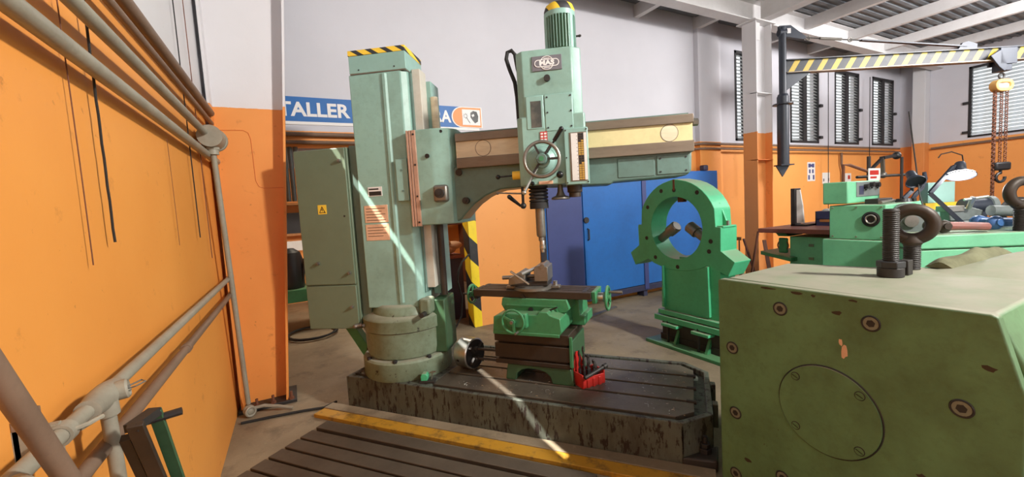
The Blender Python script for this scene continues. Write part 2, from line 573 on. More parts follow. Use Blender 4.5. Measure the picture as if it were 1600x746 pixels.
# the welding bay beyond the opening under the sign
mb = MB()
mb.box(-1.6, 5.0, 8.9, 9.05, 0, 3.2)
struct(mb.build('wall_far', M['wall']), 'orange wall at the far end of the welding bay')
struct(MB().box(-1.75, -1.6, WB + 0.18, 9.05, 0, 3.2).build('wall_bay_left', M['wall']))
struct(MB().box(-1.75, -0.70, WB + 0.03, WB + 0.18, 0, 3.3).build('wall_bay_front', M['wall']))
struct(MB().box(5.0, 5.15, WB + 0.18, 9.05, 0, 3.2).build('wall_bay_right', M['wall']))
struct(MB().box(-1.75, 5.15, WB + 0.18, 9.05, 3.2, 3.3).build('ceiling_bay', M['roof']))
bl = area('bay_fill', (1.2, 6.8, 3.0), (1.0, 6.6, 0), 1.2, 0.3, 75, (1.0, 0.86, 0.68))  # added warm fill that brightens the bay floor, no fixture modelled

mb = MB()
mb.box(-0.557, WR + 0.15, WF - 0.15, WB + 0.18, ROOF, ROOF + 0.03)
ceil = struct(mb.build('ceiling', M['roof']), 'grey sheet roof deck above the white purlins')
# corrugations of the roof deck
mb = MB()
for i in range(44):
    y = -1.0 + i * 0.14
    mb.box(4.4, WR, y, y + 0.06, ROOF - 0.025, ROOF)
mb.build('deck_corrugation', M['roof'], ceil, kind='stuff')


def ibeam(name, p0, p1, h, w, mat, label):
    """horizontal I beam, bottom centre line from p0 to p1"""
    p0, p1 = Vector(p0), Vector(p1)
    d = (p1 - p0).normalized()
    s = d.cross(Vector((0, 0, 1)))
    mb = MB()
    for (a, z0, z1) in ((w / 2, 0, 0.016), (0.007, 0.016, h - 0.016), (w / 2, h - 0.016, h)):
        q = [s * a, -s * a]
        mb.hexa([p0 + q[0] + Vector((0, 0, z0)), p0 + q[1] + Vector((0, 0, z0)), p1 + q[1] + Vector((0, 0, z0)), p1 + q[0] + Vector((0, 0, z0))],
                [p0 + q[0] + Vector((0, 0, z1)), p0 + q[1] + Vector((0, 0, z1)), p1 + q[1] + Vector((0, 0, z1)), p1 + q[0] + Vector((0, 0, z1))])
    return struct(mb.build(name, mat), label, 'roof beam')


ibeam('roof_beam', (WL, 4.40, 4.40), (WR, 4.40, 4.40), 0.33, 0.2, M['white_steel'], 'white steel roof beam running parallel to the back wall over the crane column')
ibeam('roof_beam', (7.14, WF, 4.40), (7.14, 4.30, 4.40), 0.33, 0.2, M['white_steel'], 'white steel rafter running from the crane column towards the viewer')
for i, x in enumerate((5.16, 6.55, 8.62, 10.2, 11.75, 13.25)):
    mb = MB()
    for (ya, yb) in (((WF, 4.39) if x > 7.2 else (4.41, 4.42)), (4.41, WB)):
        mb.box(x - 0.005, x + 0.005, ya, yb, 4.53, ROOF - 0.03)
        mb.box(x - 0.005, x + 0.09, ya, yb, 4.52, 4.53)
    struct(mb.build('roof_purlin', M['white_steel']), 'white roof purlin, %s from the left along the roof beam' % ('first second third fourth fifth sixth'.split()[i]), 'purlin')


# steel column against the left wall, wider towards the top
def portal():
    mb = MB()
    zt = ROOF - 0.03
    xr = lambda z: -0.185 + 0.0775 * z
    mb.box(-0.515, -0.495, 4.08, 4.34, 0.03, zt)
    b = [(xr(0.03), 4.08, 0.03), (xr(0.03) + 0.018, 4.08, 0.03), (xr(0.03) + 0.018, 4.34, 0.03), (xr(0.03), 4.34, 0.03)]
    tt = [(xr(zt), 4.08, zt), (xr(zt) + 0.018, 4.08, zt), (xr(zt) + 0.018, 4.34, zt), (xr(zt), 4.34, zt)]
    mb.hexa(b, tt)
    b = [(-0.5, 4.205, 0.03), (xr(0.03) + 0.005, 4.205, 0.03), (xr(0.03) + 0.005, 4.215, 0.03), (-0.5, 4.215, 0.03)]
    tt = [(-0.5, 4.205, zt), (xr(zt) + 0.005, 4.205, zt), (xr(zt) + 0.005, 4.215, zt), (-0.5, 4.215, zt)]
    mb.hexa(b, tt)
    # weld seams on the web
    o = struct(mb.build('steel_column', M['column']), 'orange and white tapered steel column standing against the left wall', 'column')
    s = MB()
    s.tube([(-0.48, 4.203, 2.37), (-0.30, 4.203, 2.375), (-0.265, 4.203, 2.355), (-0.25, 4.203, 2.30), (-0.245, 4.203, 1.95), (-0.225, 4.203, 1.90), (-0.19, 4.203, 1.885), (-0.03, 4.203, 1.885)], 0.003, 6)
    s.build('weld_seam', M['orange_steel'], o)
    MB().box(-0.535, -0.10, 4.055, 4.40, 0.0, 0.03).build('base_plate', M['dark_iron'], o, 0.004)
    for bx, by in ((-0.40, 4.075), (-0.28, 4.075), (-0.14, 4.075)):
        MB().cyl((bx, by, 0.03), (bx, by, 0.10), 0.011, n=8).cyl((bx, by, 0.03), (bx, by, 0.052), 0.022, n=6).build('anchor_bolt', M['rust'], o)


portal()


# column that carries the jib crane
def crane_column():
    mb = MB()
    zt = 4.40
    mb.box(6.93, 6.945, 4.26, 4.5, 0, zt)
    mb.box(7.345, 7.36, 4.26, 4.5, 0, zt)
    mb.box(6.94, 7.35, 4.375, 4.385, 0, zt)
    o = struct(mb.build('steel_column', M['crane_column']), 'white and orange steel column carrying the striped jib crane', 'column')
    for z, m in ((3.23, M['white_steel']), (2.13, M['orange_steel'])):
        MB().box(6.93, 7.36, 4.25, 4.375, z, z + 0.012).build('stiffener', m, o)
    MB().box(6.86, 7.42, 4.22, 4.55, zt - 0.02, zt).build('cap_plate', M['white_steel'], o)
    mb = MB()
    mb.box(6.96, 7.10, 4.30, 4.31, 4.1, 4.38)
    mb.build('gusset', M['white_steel'], o)


crane_column()
struct(MB().box(14.40, 14.69, 4.55, 4.80, 0, 4.55).build('steel_column', M['crane_column'], bevel=0.01), 'pale square column in the far right corner of the hall', 'column')


# ------------------------------------------------------------------ louvre windows
def louvre(name, a0, a1, z0, z1, cols, n, axis, pos, label, tilt=0.75):
    """window in a wall; axis 'y' = in the back wall, 'x' = in the right wall"""
    root = thing(name, label, 'window')
    root['kind'] = 'structure'

    def P(a, d, z):
        return (a, pos + d, z) if axis == 'y' else (pos + d, a, z)

    def bx(mb, aa, ab, da, db, za, zb):
        p, q = P(aa, da, za), P(ab, db, zb)
        mb.box(min(p[0], q[0]), max(p[0], q[0]), min(p[1], q[1]), max(p[1], q[1]), za, zb)
    f = 0.05
    mb = MB()
    bx(mb, a0, a0 + f, -0.01, 0.08, z0, z1)
    bx(mb, a1 - f, a1, -0.01, 0.08, z0, z1)
    bx(mb, a0, a1, -0.01, 0.08, z0, z0 + f)
    bx(mb, a0, a1, -0.01, 0.08, z1 - f, z1)
    mb.build('window_frame', M['louvre_frame'], root)
    w = (a1 - a0 - 2 * f - (cols - 1) * 0.14) / cols
    for c in range(cols):
        s = a0 + f + c * (w + 0.14)
        if c:
            mb = MB()
            bx(mb, s - 0.14, s, -0.01, 0.08, z0 + f, z1 - f)
            mb.build('mullion', M['louvre_frame'], root)
        ph = (z1 - z0 - 2 * f) / n
        L = ph * 1.15
        mb = MB()
        ca, sa = cos(tilt) * L / 2, sin(tilt) * L / 2
        b = [P(0, -ca, -sa), P(w, -ca, -sa), P(w, -ca, -sa + 0.006), P(0, -ca, -sa + 0.006)]
        e = [P(0, ca, sa), P(w, ca, sa), P(w, ca, sa + 0.006), P(0, ca, sa + 0.006)]
        off = Vector(P(0, 0, 0))
        mb.hexa([Vector(p) - off for p in b], [Vector(p) - off for p in e])
        me = mb.mesh('slat')
        me.materials.append(M['louvre'])
        for i in range(n):
            inst('slat', me, root, Matrix.Translation(Vector(P(s, 0.035, z0 + f + (i + 0.5) * ph))))
    for z in (z0 + 0.1, z0 + 0.8):
        mb = MB()
        bx(mb, a1 - 0.02, a1 + 0.09, -0.05, 0.0, z, z + 0.06)
        mb.build('crank', M['louvre_frame'], root)


for i, wdw in enumerate(WINS):
    louvre('window_%d' % (i + 1), wdw[0], wdw[1], wdw[2], wdw[3], 2, 24, 'y', WB,
           ['louvre window half hidden by the crane column', 'louvre window right of the crane pole, half under the striped boom',
            'louvre window second from the far right corner, below the striped boom', 'narrow louvre window nearest the far right corner'][i])
louvre('window_5', RWIN[0], RWIN[1], RWIN[2], RWIN[3], 2, 19, 'x', WR, 'wide louvre window in the end wall behind the chain hoist')


# ------------------------------------------------------------------ floor details around the drill
DO, DA = Vector((0.281, 3.64, 0.0)), radians(-50.95)
DF = frame(DO, DA)
kerb = thing('foundation_kerb', 'concrete kerb with a worn yellow painted edge along the drill base', 'kerb', DO, DA)
kerb['kind'] = 'structure'
MB().box(-0.17, 2.75, -0.10, -0.004, 0.0, 0.035).build('concrete_lip', M['concrete'], kerb, 0.004)
MB().box(-0.17, 2.75, -0.205, -0.10, 0.0, 0.03).build('yellow_edge', M['kerb'], kerb, 0.004)

plate = thing('slotted_floor_plate', 'dark iron floor plate with long parallel slots in the foreground', 'floor plate', DO, DA)
MB().box(0.09, 2.12, -1.36, -0.30, 0.0, 0.025).build('bed', M['dark_iron'], plate)
y = -0.292
for i in range(9):
    MB().box(0.075, 2.132, y - 0.104, y, 0.025, 0.06).build('bar', M['iron_plate'], plate, 0.004)
    y -= 0.104 + (0.034 if i == 0 else 0.018)

# ------------------------------------------------------------------ radial drill
drill = thing('radial_drill', 'large teal radial drilling machine with striped column top and long arm', 'drilling machine', DO, DA)
CB = Vector((0.383, 0.346, 0.0))
AX = frame(CB, radians(-36) - DA)          # arm frame: x along the arm, y away from the front, origin on the column axis


def A():
    return MB(AX)


outer = [(0, 0), (2.58, 0), (2.75, 0.16), (2.75, 0.82), (2.58, 0.985), (0, 0.985)]
inner = [(0.80, 0.034), (2.565, 0.034), (2.715, 0.175), (2.715, 0.805), (2.565, 0.95), (0.80, 0.95)]
base = MB()
base.prism(outer, 0.0, 0.235)
base.ringplate(outer, inner, 0.235, 0.28)
base.box(2.75, 2.785, 0.30, 0.36, 0.12, 0.275).box(2.75, 2.785, 0.60, 0.66, 0.12, 0.275)
base = base.build('base_casting', M['base'], drill, 0.006, 'worn grey green cast base with flaking paint')
MB().box(0.78, 2.60, 0.05, 0.93, 0.2352, 0.237).build('trench_floor', M['dark_iron'], base)
bars = [[(0.78, 0.075), (2.54, 0.075), (2.645, 0.17), (2.645, 0.285), (0.78, 0.285)],
        [(0.78, 0.311), (2.645, 0.311), (2.645, 0.489), (0.78, 0.489)],
        [(0.78, 0.515), (2.645, 0.515), (2.645, 0.699), (0.78, 0.699)],
        [(0.78, 0.725), (2.645, 0.725), (2.645, 0.83), (2.55, 0.915), (0.78, 0.915)]]
for p in bars:
    MB().prism(p, 0.236, 0.276).build('slot_bar', M['plate_steel'], base, 0.003, 'oiled steel table strip between the slots')
for yy in (0.298, 0.502, 0.712):
    MB().cyl((2.60, yy, 0.2745), (2.66, yy, 0.2745), 0.014, n=10).build('slot_mouth', M['dark_iron'], base)
MB().prism([(2.57, -0.01), (2.765, 0.01), (2.775, 0.19)], 0.0, 0.075).build('anchor_pad', M['dark_iron'], base, 0.012)
MB().cyl((2.70, 0.085, 0.07), (2.70, 0.085, 0.175), 0.016, n=12).cyl((2.70, 0.085, 0.075), (2.70, 0.085, 0.105), 0.036, n=6) \
    .cyl((2.70, 0.085, 0.108), (2.70, 0.085, 0.135), 0.030, n=6).build('anchor_bolt', M['black'], base, 0.002)
MB().box(-0.09, 0.0, 0.1, 0.75, 0.0, 0.2).build('end_flange', M['rust'], base, 0.006)

# flange, turret and cone under the column
MB().lathe([(0.36, 0.276), (0.368, 0.29), (0.368, 0.42), (0.355, 0.435), (0.30, 0.438)], CB, n=48).build('column_flange', M['turret'], drill)
fl = drill.children[-1]
for k in range(8):
    a = radians(20 + 45 * k)
    p = CB + Vector((0.347 * cos(a), 0.347 * sin(a), 0))
    if k in (4, 5, 6, 7):
        MB().cyl(p + Vector((0, 0, 0.43)), p + Vector((0, 0, 0.452)), 0.020, n=6).build('flange_bolt', M['black'], fl, 0.002)
MB().lathe([(0.30, 0.43), (0.322, 0.45), (0.332, 0.50), (0.336, 0.652), (0.325, 0.656)], CB, n=48).build('turret_ring', M['turret'], drill)
MB().lathe([(0.32, 0.650), (0.347, 0.662), (0.348, 0.752), (0.335, 0.768), (0.26, 0.80), (0.1, 0.80)], CB, n=48).build('turret_drum', M['turret'], drill)
A().lathe([(0.285, 0.785), (0.262, 0.842), (0.235, 0.862), (0.1, 0.866)], (0.02, -0.01, 0), n=44).build('turret_cone', M['turret'], drill)
A().box(0.215, 0.31, -0.24, -0.1, 0.78, 0.91).build('clamp_housing', M['turret'], drill, 0.02)
A().cyl((0.27, -0.33, 0.80), (0.27, -0.26, 0.80), 0.02, n=8).build('clamp_bolt', M['dark_iron'], drill)
A().box(0.29, 0.395, -0.13, 0.15, 0.44, 0.88).build('screw_housing', M['foot_green'], drill, 0.01)

# column
cx = A()
cx.prism([(-0.222, -0.21), (0.20, -0.21), (0.245, -0.17), (0.245, 0.22), (-0.222, 0.22)], 0.84, 2.695)
col = cx.build('column', M['teal'], drill, 0.008)
A().prism([(0.045, -0.21), (0.058, -0.222), (0.078, -0.222), (0.092, -0.21)], 0.88, 2.68).build('rib', M['teal'], col)
A().prism([(-0.21, -0.215), (0.252, -0.215), (0.252, 0.14), (-0.21, 0.14)], 2.70, 2.835).build('top_cover', M['teal_cover'], col, 0.004)
A().prism([(-0.212, -0.218), (0.254, -0.218), (0.254, 0.142), (-0.212, 0.142)], 2.835, 2.876).build('striped_band', M['hz_col'], col, 0.003, 'yellow and black striped lid of the column')
A().box(-0.205, 0.248, -0.2125, 0.135, 2.693, 2.702).build('cover_seam', M['rail_dark'], col)
for x in (-0.13, 0.16):
    A().cyl((x, -0.218, 2.725), (x, -0.214, 2.725), 0.006, n=8).build('cover_screw', M['black'], col)
A().box(0.258, 0.325, -0.12, 0.02, 0.98, 2.72).build('guide_rail', M['rail_pale'], col, 0.004, 'pale machined guide rail on the column')
A().box(0.245, 0.262, -0.15, 0.02, 0.95, 2.69).build('rail_backing', M['teal_dark'], col)
A().box(0.262, 0.362, 0.02, 0.22, 0.9, 2.66).build('column_back', M['teal_cover'], col, 0.006)
A().cyl((0.378, 0.035, 2.0), (0.378, 0.035, 2.53), 0.03, n=18).build('screw_cover', M['rail_light'], col)
A().cyl((0.37, -0.03, 0.9), (0.37, -0.03, 1.52), 0.028, n=18).build('lifting_screw', M['riser'], col)
A().box(0.118, 0.212, -0.243, -0.205, 1.692, 2.016).build('limit_cover', M['teal_cover'], col, 0.004)
lc = col.children[-1]
for z in (1.77, 1.93):
    A().cyl((0.165, -0.247, z), (0.165, -0.242, z), 0.009, n=8).build('cover_screw', M['teal_dark'], lc)
A().box(-0.14, -0.022, -0.2135, -0.209, 1.745, 1.818).build('name_plate', M['white'], col, label='small white and black data plate')
nm = col.children[-1]
A().box(-0.132, -0.03, -0.2147, -0.2135, 1.75, 1.782).build('print_block', M['black'], nm)
A().box(-0.132, -0.05, -0.2147, -0.2135, 1.795, 1.806).build('print_line', M['black'], nm)
for z0, z1 in ((1.535, 1.673), (1.392, 1.522)):
    A().box(-0.186, 0.012, -0.2135, -0.209, z0, z1).build('data_plate', M['bronze_plate'], col, 0.003, 'bronze coloured data plate')
    dp = col.children[-1]
    for k in range(4 if z0 < 1.5 else 5):
        zz = z1 - 0.028 - k * 0.023
        A().box(-0.17, -0.01 - 0.03 * (k % 2), -0.2145, -0.2135, zz, zz + 0.004).build('print_line', M['riser'], dp)

# electric cabinet on the left
cab = A().box(-0.765, -0.305, -0.19, 0.16, 0.667, 2.152).build('electric_cabinet', M['cabinet'], drill, 0.006, 'grey green electric cabinet')
up = A().box(-0.76, -0.318, -0.208, -0.19, 1.045, 2.145).build('cabinet_door', M['cabinet'], cab, 0.004)
A().box(-0.76, -0.318, -0.208, -0.19, 0.675, 1.034).build('cabinet_door', M['cabinet'], cab, 0.004)
A().box(-0.303, -0.223, -0.16, 0.14, 0.70, 2.165).build('cabinet_spine', M['cab_dark'], cab, 0.004)
for x, z, r in ((-0.362, 2.045, 0.014), (-0.628, 1.225, 0.014), (-0.36, 1.138, 0.013), (-0.364, 0.855, 0.013)):
    A().cyl((x, -0.225, z), (x, -0.207, z), r, n=12).cyl((x, -0.235, z), (x, -0.222, z), r * 0.6, n=10).build('lock', M['steel_dull'], cab)
A().cyl((-0.362, -0.2095, 1.602), (-0.362, -0.207, 1.602), 0.008, n=10).build('key_hole', M['black'], cab)
st = A().box(-0.588, -0.512, -0.2095, -0.207, 1.627, 1.702).build('warning_sticker', M['yellow_warn'], cab, label='yellow electric hazard sticker')
A().ringplate([(-0.578, 1.637), (-0.522, 1.637), (-0.55, 1.692)], [(-0.570, 1.642), (-0.530, 1.642), (-0.55, 1.682)], -0.2105, -0.2095, 'y').build('triangle', M['black'], st)
A().prism([(-0.548, 1.676), (-0.556, 1.660), (-0.551, 1.660), (-0.553, 1.645), (-0.544, 1.664), (-0.549, 1.664)], -0.2105, -0.2095, 'y').build('lightning_mark', M['black'], st)
A().cyl((-0.31, -0.18, 0.70), (-0.25, -0.26, 0.712), 0.011, n=8).cyl((-0.345, -0.22, 0.695), (-0.30, -0.2, 0.70), 0.018, n=10).ell((-0.345, -0.22, 0.695), 0.02).build('clamp_lever', M['steel_dull'], drill)
A().hexa([(-0.63, 0.04, 0.667), (-0.53, 0.04, 0.667), (-0.53, 0.12, 0.667), (-0.63, 0.12, 0.667)],
         [(-0.38, 0.04, 0.25), (-0.28, 0.04, 0.25), (-0.28, 0.12, 0.25), (-0.38, 0.12, 0.25)]).build('cabinet_support', M['machine_green'], cab, 0.004)

# sleeve that carries the arm
sl = A().prism([(0.232, -0.24), (0.305, -0.252), (0.415, -0.262), (0.44, -0.262), (0.55, -0.225), (0.60, -0.15), (0.60, 0.30), (0.232, 0.30)], 1.495, 2.225).build('arm_sleeve', M['teal'], drill, 0.008)
for x0, x1 in ((0.230, 0.2465), (0.2515, 0.268), (0.272, 0.303)):
    A().box(x0, x1, -0.268, -0.238, 1.488, 2.222).build('edge_strip', M['copper_strip'], sl, 0.002)
for z in (1.52, 1.72, 1.96, 2.19):
    A().cyl((0.288, -0.272, z), (0.288, -0.267, z), 0.008, n=8).build('strip_screw', M['black'], sl)
A().cyl((0.388, -0.272, 2.02), (0.388, -0.258, 2.02), 0.017, n=14).build('oil_cap', M['black_gloss'], sl)
A().cyl((0.50, -0.245, 2.20), (0.50, -0.228, 2.20), 0.012, n=10).build('oil_cap', M['black_gloss'], sl)
sb = A().box(0.425, 0.535, -0.305, -0.235, 1.665, 1.795).build('clamp_box', M['steel_dull'], sl, 0.018)
A().cyl((0.48, -0.335, 1.73), (0.48, -0.30, 1.73), 0.035, n=18).cyl((0.48, -0.345, 1.73), (0.48, -0.33, 1.73), 0.018, n=6).build('clamp_nut', M['dark_iron'], sb)

# arm
arm = A().prism([(0.55, 1.50), (0.60, 1.52), (0.66, 1.585), (0.713, 1.635), (0.80, 1.69), (0.86, 1.715), (0.93, 1.735), (1.09, 1.74), (1.56, 1.722), (1.75, 1.718),
                 (1.77, 1.735), (2.28, 1.748), (2.315, 1.78), (2.32, 1.93), (0.55, 1.93)], -0.195, 0.12, 'y').build('arm', M['teal_dark'], drill, 0.012)
A().box(0.605, 2.325, -0.24, 0.13, 1.912, 1.99).build('lower_guide', M['rail_dark'], arm, 0.004)
A().box(0.605, 2.325, -0.24, 0.13, 2.112, 2.172).build('upper_guide', M['rail_dark'], arm, 0.004)
A().box(0.605, 1.3, -0.222, 0.12, 1.99, 2.112).build('scale_band', M['rail_light'], arm)
A().box(1.3, 2.32, -0.222, 0.12, 1.99, 2.112).build('scale_band', M['rail_right'], arm)
A().box(0.60, 2.30, -0.20, 0.13, 2.172, 2.186).build('top_strip', M['teal_dark'], arm)
for x in (0.815, 2.163):
    A().torus((x, -0.2225, 2.052), (0, 1, 0), 0.059, 0.0025, 40, 6).build('target_ring', M['rail_dark'], arm)
    A().cyl((x, -0.2245, 2.052), (x, -0.221, 2.052), 0.057, n=36).build('target_disc', M['rail_light'], arm)
A().box(2.075, 2.30, -0.203, -0.19, 1.765, 1.90).build('end_cover', M['teal_dark'], arm, 0.004)
ec = arm.children[-1]
for x, z in ((2.10, 1.785), (2.275, 1.785), (2.10, 1.88), (2.275, 1.88)):
    A().cyl((x, -0.207, z), (x, -0.202, z), 0.007, n=8).build('cover_screw', M['black'], ec)
A().cyl((2.32, -0.12, 2.13), (2.37, -0.12, 2.13), 0.02, n=10).cyl((2.35, -0.12, 2.13), (2.385, -0.12, 2.13), 0.028, n=6).build('end_bolt', M['steel_dull'], arm)
A().cyl((0.61, -0.215, 1.885), (0.61, -0.19, 1.885), 0.026, n=16).build('oil_cap', M['black_gloss'], arm)
A().cyl((0.655, -0.24, 1.665), (0.655, -0.19, 1.665), 0.026, n=14).cyl((0.655, -0.255, 1.665), (0.655, -0.238, 1.665), 0.012, n=8).build('drain_plug', M['dark_iron'], arm)
A().box(1.80, 2.06, -0.2, -0.19, 1.76, 1.90).build('arm_panel', M['teal_dark'], arm, 0.004)

# drill head
head = A().prism([(1.125, -0.445), (1.168, -0.49), (1.498, -0.49), (1.512, -0.475), (1.56, -0.44), (1.56, 0.12), (1.125, 0.12)], 2.19, 2.63).build('drill_head', M['teal'], drill, 0.008)
A().prism([(1.112, -0.47), (1.15, -0.5), (1.565, -0.5), (1.572, -0.47), (1.572, -0.245), (1.112, -0.245)], 1.732, 2.195).build('feed_housing', M['teal'], head, 0.008)
# name plate with its emblem
lp = A().box(1.237, 1.435, -0.497, -0.489, 2.486, 2.583).build('name_plate', M['grey_label'], head, 0.002, 'grey name plate reading MAS')
T = AX @ Matrix.Translation((1.336, -0.4985, 2.534)) @ Matrix.Rotation(pi / 2, 4, 'X')
A().torus((1.336, -0.498, 2.534), (0, 1, 0), 0.043, 0.0028, 36, 6).build('emblem_ring', M['sign_white'], lp)


def pill(w, h, n=8):
    r = h / 2
    pts = []
    for sx in (1, -1):
        for i in range(n + 1):
            a = -pi / 2 + pi * i / n + (0 if sx > 0 else pi)
            pts.append((sx * (w / 2 - r) + r * cos(a), r * sin(a)))
    return pts


q = [(1.336 + a, 2.534 + b) for a, b in pill(0.164, 0.048)]
q2 = [(1.336 + a, 2.534 + b) for a, b in pill(0.154, 0.039)]
A().ringplate(q, q2, -0.5005, -0.496, 'y').build('emblem_border', M['sign_white'], lp)
A().prism(q2, -0.4995, -0.496, 'y').build('emblem_ground', M['grey_label'], lp)
for z in (2.564, 2.504):
    A().box(1.316, 1.356, -0.4985, -0.496, z - 0.002, z + 0.002).build('emblem_line', M['sign_white'], lp)
inst('emblem_letters', text_mesh('MAS', 0.042, M['sign_white'], 0.0015, 0.0019), lp, T @ Matrix.Scale(1.25, 4, (1, 0, 0)))
A().cyl((1.333, -0.515, 2.434), (1.333, -0.489, 2.434), 0.021, n=16).build('oil_cap', M['dark_iron'], head)
# inspection covers
c1 = A().box(1.18, 1.302, -0.503, -0.489, 2.105, 2.33).build('window_cover', M['teal_cover'], head, 0.012)
A().box(1.214, 1.284, -0.5045, -0.502, 2.118, 2.292).build('oil_window', M['glass_dark'], c1, 0.0, 'dark rounded oil window')
c2 = A().box(1.306, 1.494, -0.503, -0.489, 2.085, 2.33).build('gear_cover', M['teal_cover'], head, 0.006)
for x, z in ((1.325, 2.31), (1.48, 2.31), (1.325, 2.21), (1.325, 2.11), (1.48, 2.11), (1.48, 2.21)):
    A().cyl((x, -0.507, z), (x, -0.502, z), 0.006, n=8).build('cover_screw', M['black'], c2)
rp = A().box(1.268, 1.316, -0.505, -0.499, 2.022, 2.088).build('red_plate', M['red'], head, label='small red and white instruction plate')
for i in range(2):
    for j in range(3):
        A().box(1.272 + i * 0.023, 1.288 + i * 0.023, -0.506, -0.505, 2.028 + j * 0.02, 2.04 + j * 0.02).build('pictogram', M['white'], rp)
# control panel with scale and button rows
pn = A().box(1.425, 1.582, -0.528, -0.30, 1.720, 2.092).build('control_panel', M['teal_cover'], head, 0.006)
A().box(1.460, 1.570, -0.531, -0.527, 1.742, 2.062).build('panel_face', M['rail_dark'], pn)
A().box(1.470, 1.514, -0.534, -0.530, 1.748, 2.056).build('speed_scale', M['white'], pn, label='white speed scale')
A().box(1.553, 1.571, -0.534, -0.530, 1.748, 2.056).build('feed_scale', M['white'], pn)
me = MB().box(-0.0075, 0.0075, -0.007, 0, -0.0055, 0.0055).mesh('button')
me.materials.append(M['gold'])
me2 = MB().box(-0.0075, 0.0075, -0.007, 0, -0.0055, 0.0055).mesh('button')
me2.materials.append(M['black'])
for k in range(21):
    for j, x in enumerate((1.525, 1.543)):
        dark = k in (8, 9, 10, 18, 19, 20) or (j == 0 and k in (7, 17))
        inst('button', me2 if dark else me, pn, AX @ Matrix.Translation((x, -0.529, 1.757 + k * 0.0145)))
for k in range(12):
    A().box(1.505, 1.511, -0.5345, -0.5338, 1.76 + k * 0.025, 1.763 + k * 0.025).build('scale_mark', M['black'], pn)
for x, z in ((1.437, 2.078), (1.437, 1.735), (1.437, 1.9), (1.572, 2.078), (1.572, 1.735)):
    A().cyl((x, -0.532, z), (x, -0.527, z), 0.005, n=8).build('panel_screw', M['black'], pn)
# handwheel and levers
hub = A().lathe([(0.10, 0.0), (0.10, 0.012), (0.094, 0.018), (0.088, 0.018), (0.085, 0.03), (0.055, 0.05), (0.05, 0.075), (0.0, 0.075)], (1.277, -0.50, 1.895), (0, -1, 0), 36).build('feed_hub', M['teal_cover'], head)
A().lathe([(0.036, 0.0), (0.036, 0.06), (0.030, 0.068), (0.0, 0.068)], (1.277, -0.575, 1.895), (0, -1, 0), 24).build('hub_cap', M['teal_dark'], hub)
A().cyl((1.277, -0.648, 1.895), (1.277, -0.642, 1.895), 0.016, n=14).build('hub_badge', M['machine_green'], hub)
hw = A().torus((1.277, -0.605, 1.895), (0, 1, 0), 0.113, 0.012, 44, 10).build('handwheel', M['steel_dull'], head, label='polished steel feed handwheel')
for a in (115, 55, 0, 235):
    a = radians(a)
    A().bar((1.277 + 0.03 * cos(a), -0.60, 1.895 + 0.03 * sin(a)), (1.277 + 0.108 * cos(a), -0.605, 1.895 + 0.108 * sin(a)), 0.014, 0.018, (0, 1, 0)).build('spoke', M['dark_iron'], hw)
A().cyl((1.31, -0.56, 1.94), (1.372, -0.60, 2.02), 0.007, n=8).cyl((1.362, -0.595, 2.008), (1.41, -0.62, 2.072), 0.013, 0.015, 10).ell((1.412, -0.62, 2.076), 0.016).build('feed_lever', M['black_gloss'], head)
A().cyl((1.245, -0.56, 1.85), (1.155, -0.62, 1.69), 0.008, n=8).ell((1.152, -0.622, 1.685), 0.015).build('feed_lever', M['steel'], head)
A().cyl((1.388, -0.5, 1.80), (1.388, -0.56, 1.79), 0.006, n=8).ell((1.388, -0.57, 1.79), 0.024).build('knob_lever', M['black_gloss'], head)
A().cyl((1.20, -0.5, 1.745), (1.20, -0.53, 1.745), 0.014, n=10).ell((1.20, -0.53, 1.745), 0.015).build('push_knob', M['black_gloss'], head)
A().box(1.243, 1.338, -0.507, -0.499, 1.736, 1.758).build('brass_plate', M['bronze_plate'], head, 0.002)
A().cyl((1.055, -0.42, 1.815), (1.115, -0.42, 1.815), 0.030, n=16).build('clamp_collar', M['yellow'], head, label='worn yellow collar')
A().cyl((0.955, -0.42, 1.812), (1.06, -0.42, 1.815), 0.006, n=8).ell((0.95, -0.42, 1.812), 0.017).build('clamp_lever', M['black_gloss'], head)
# under the head
bl_ = A()
for k in range(5):
    z = 1.735 - k * 0.024
    bl_.lathe([(0.058, 0), (0.068, -0.006), (0.068, -0.016), (0.058, -0.022)], (1.228, -0.40, z), n=20)
bl_.lathe([(0.062, 0.0), (0.066, -0.005), (0.066, -0.045), (0.0, -0.045)], (1.228, -0.40, 1.618), n=20)
bl_.build('quill_bellows', M['rubber'], head)
A().lathe([(0.033, 1.58), (0.033, 1.39), (0.029, 1.375), (0.02, 1.37), (0.02, 1.345), (0.0, 1.345)], (1.232, -0.40, 0), n=18).build('spindle', M['steel_dull'], head)
A().lathe([(0.014, 1.348), (0.017, 1.34), (0.017, 1.315), (0.021, 1.312), (0.021, 1.29), (0.011, 1.285), (0.011, 1.262), (0.0, 1.26)], (1.238, -0.40, 0), n=14).build('drill_chuck', M['steel'], head)
A().lathe([(0.016, 1.735), (0.022, 1.68), (0.034, 1.655), (0.055, 1.648), (0.064, 1.642), (0.066, 1.634), (0.06, 1.628), (0.0, 1.628)], (1.382, -0.40, 0), n=28).build('fine_feed_wheel', M['steel_dull'], head)
A().lathe([(0.052, 1.735), (0.052, 1.675), (0.042, 1.67), (0.042, 1.64), (0.0, 1.638)], (1.482, -0.40, 0), n=20).build('gear_knob', M['riser'], head)
A().cyl((0.945, -0.42, 1.70), (1.125, -0.42, 1.685), 0.0055, n=8).ell((0.94, -0.42, 1.70), 0.012).build('shift_lever', M['steel_dull'], head)
A().cyl((1.118, -0.42, 1.735), (1.118, -0.42, 1.61), 0.010, n=10).ell((1.118, -0.42, 1.60), 0.022).build('shift_post', M['black'], head)
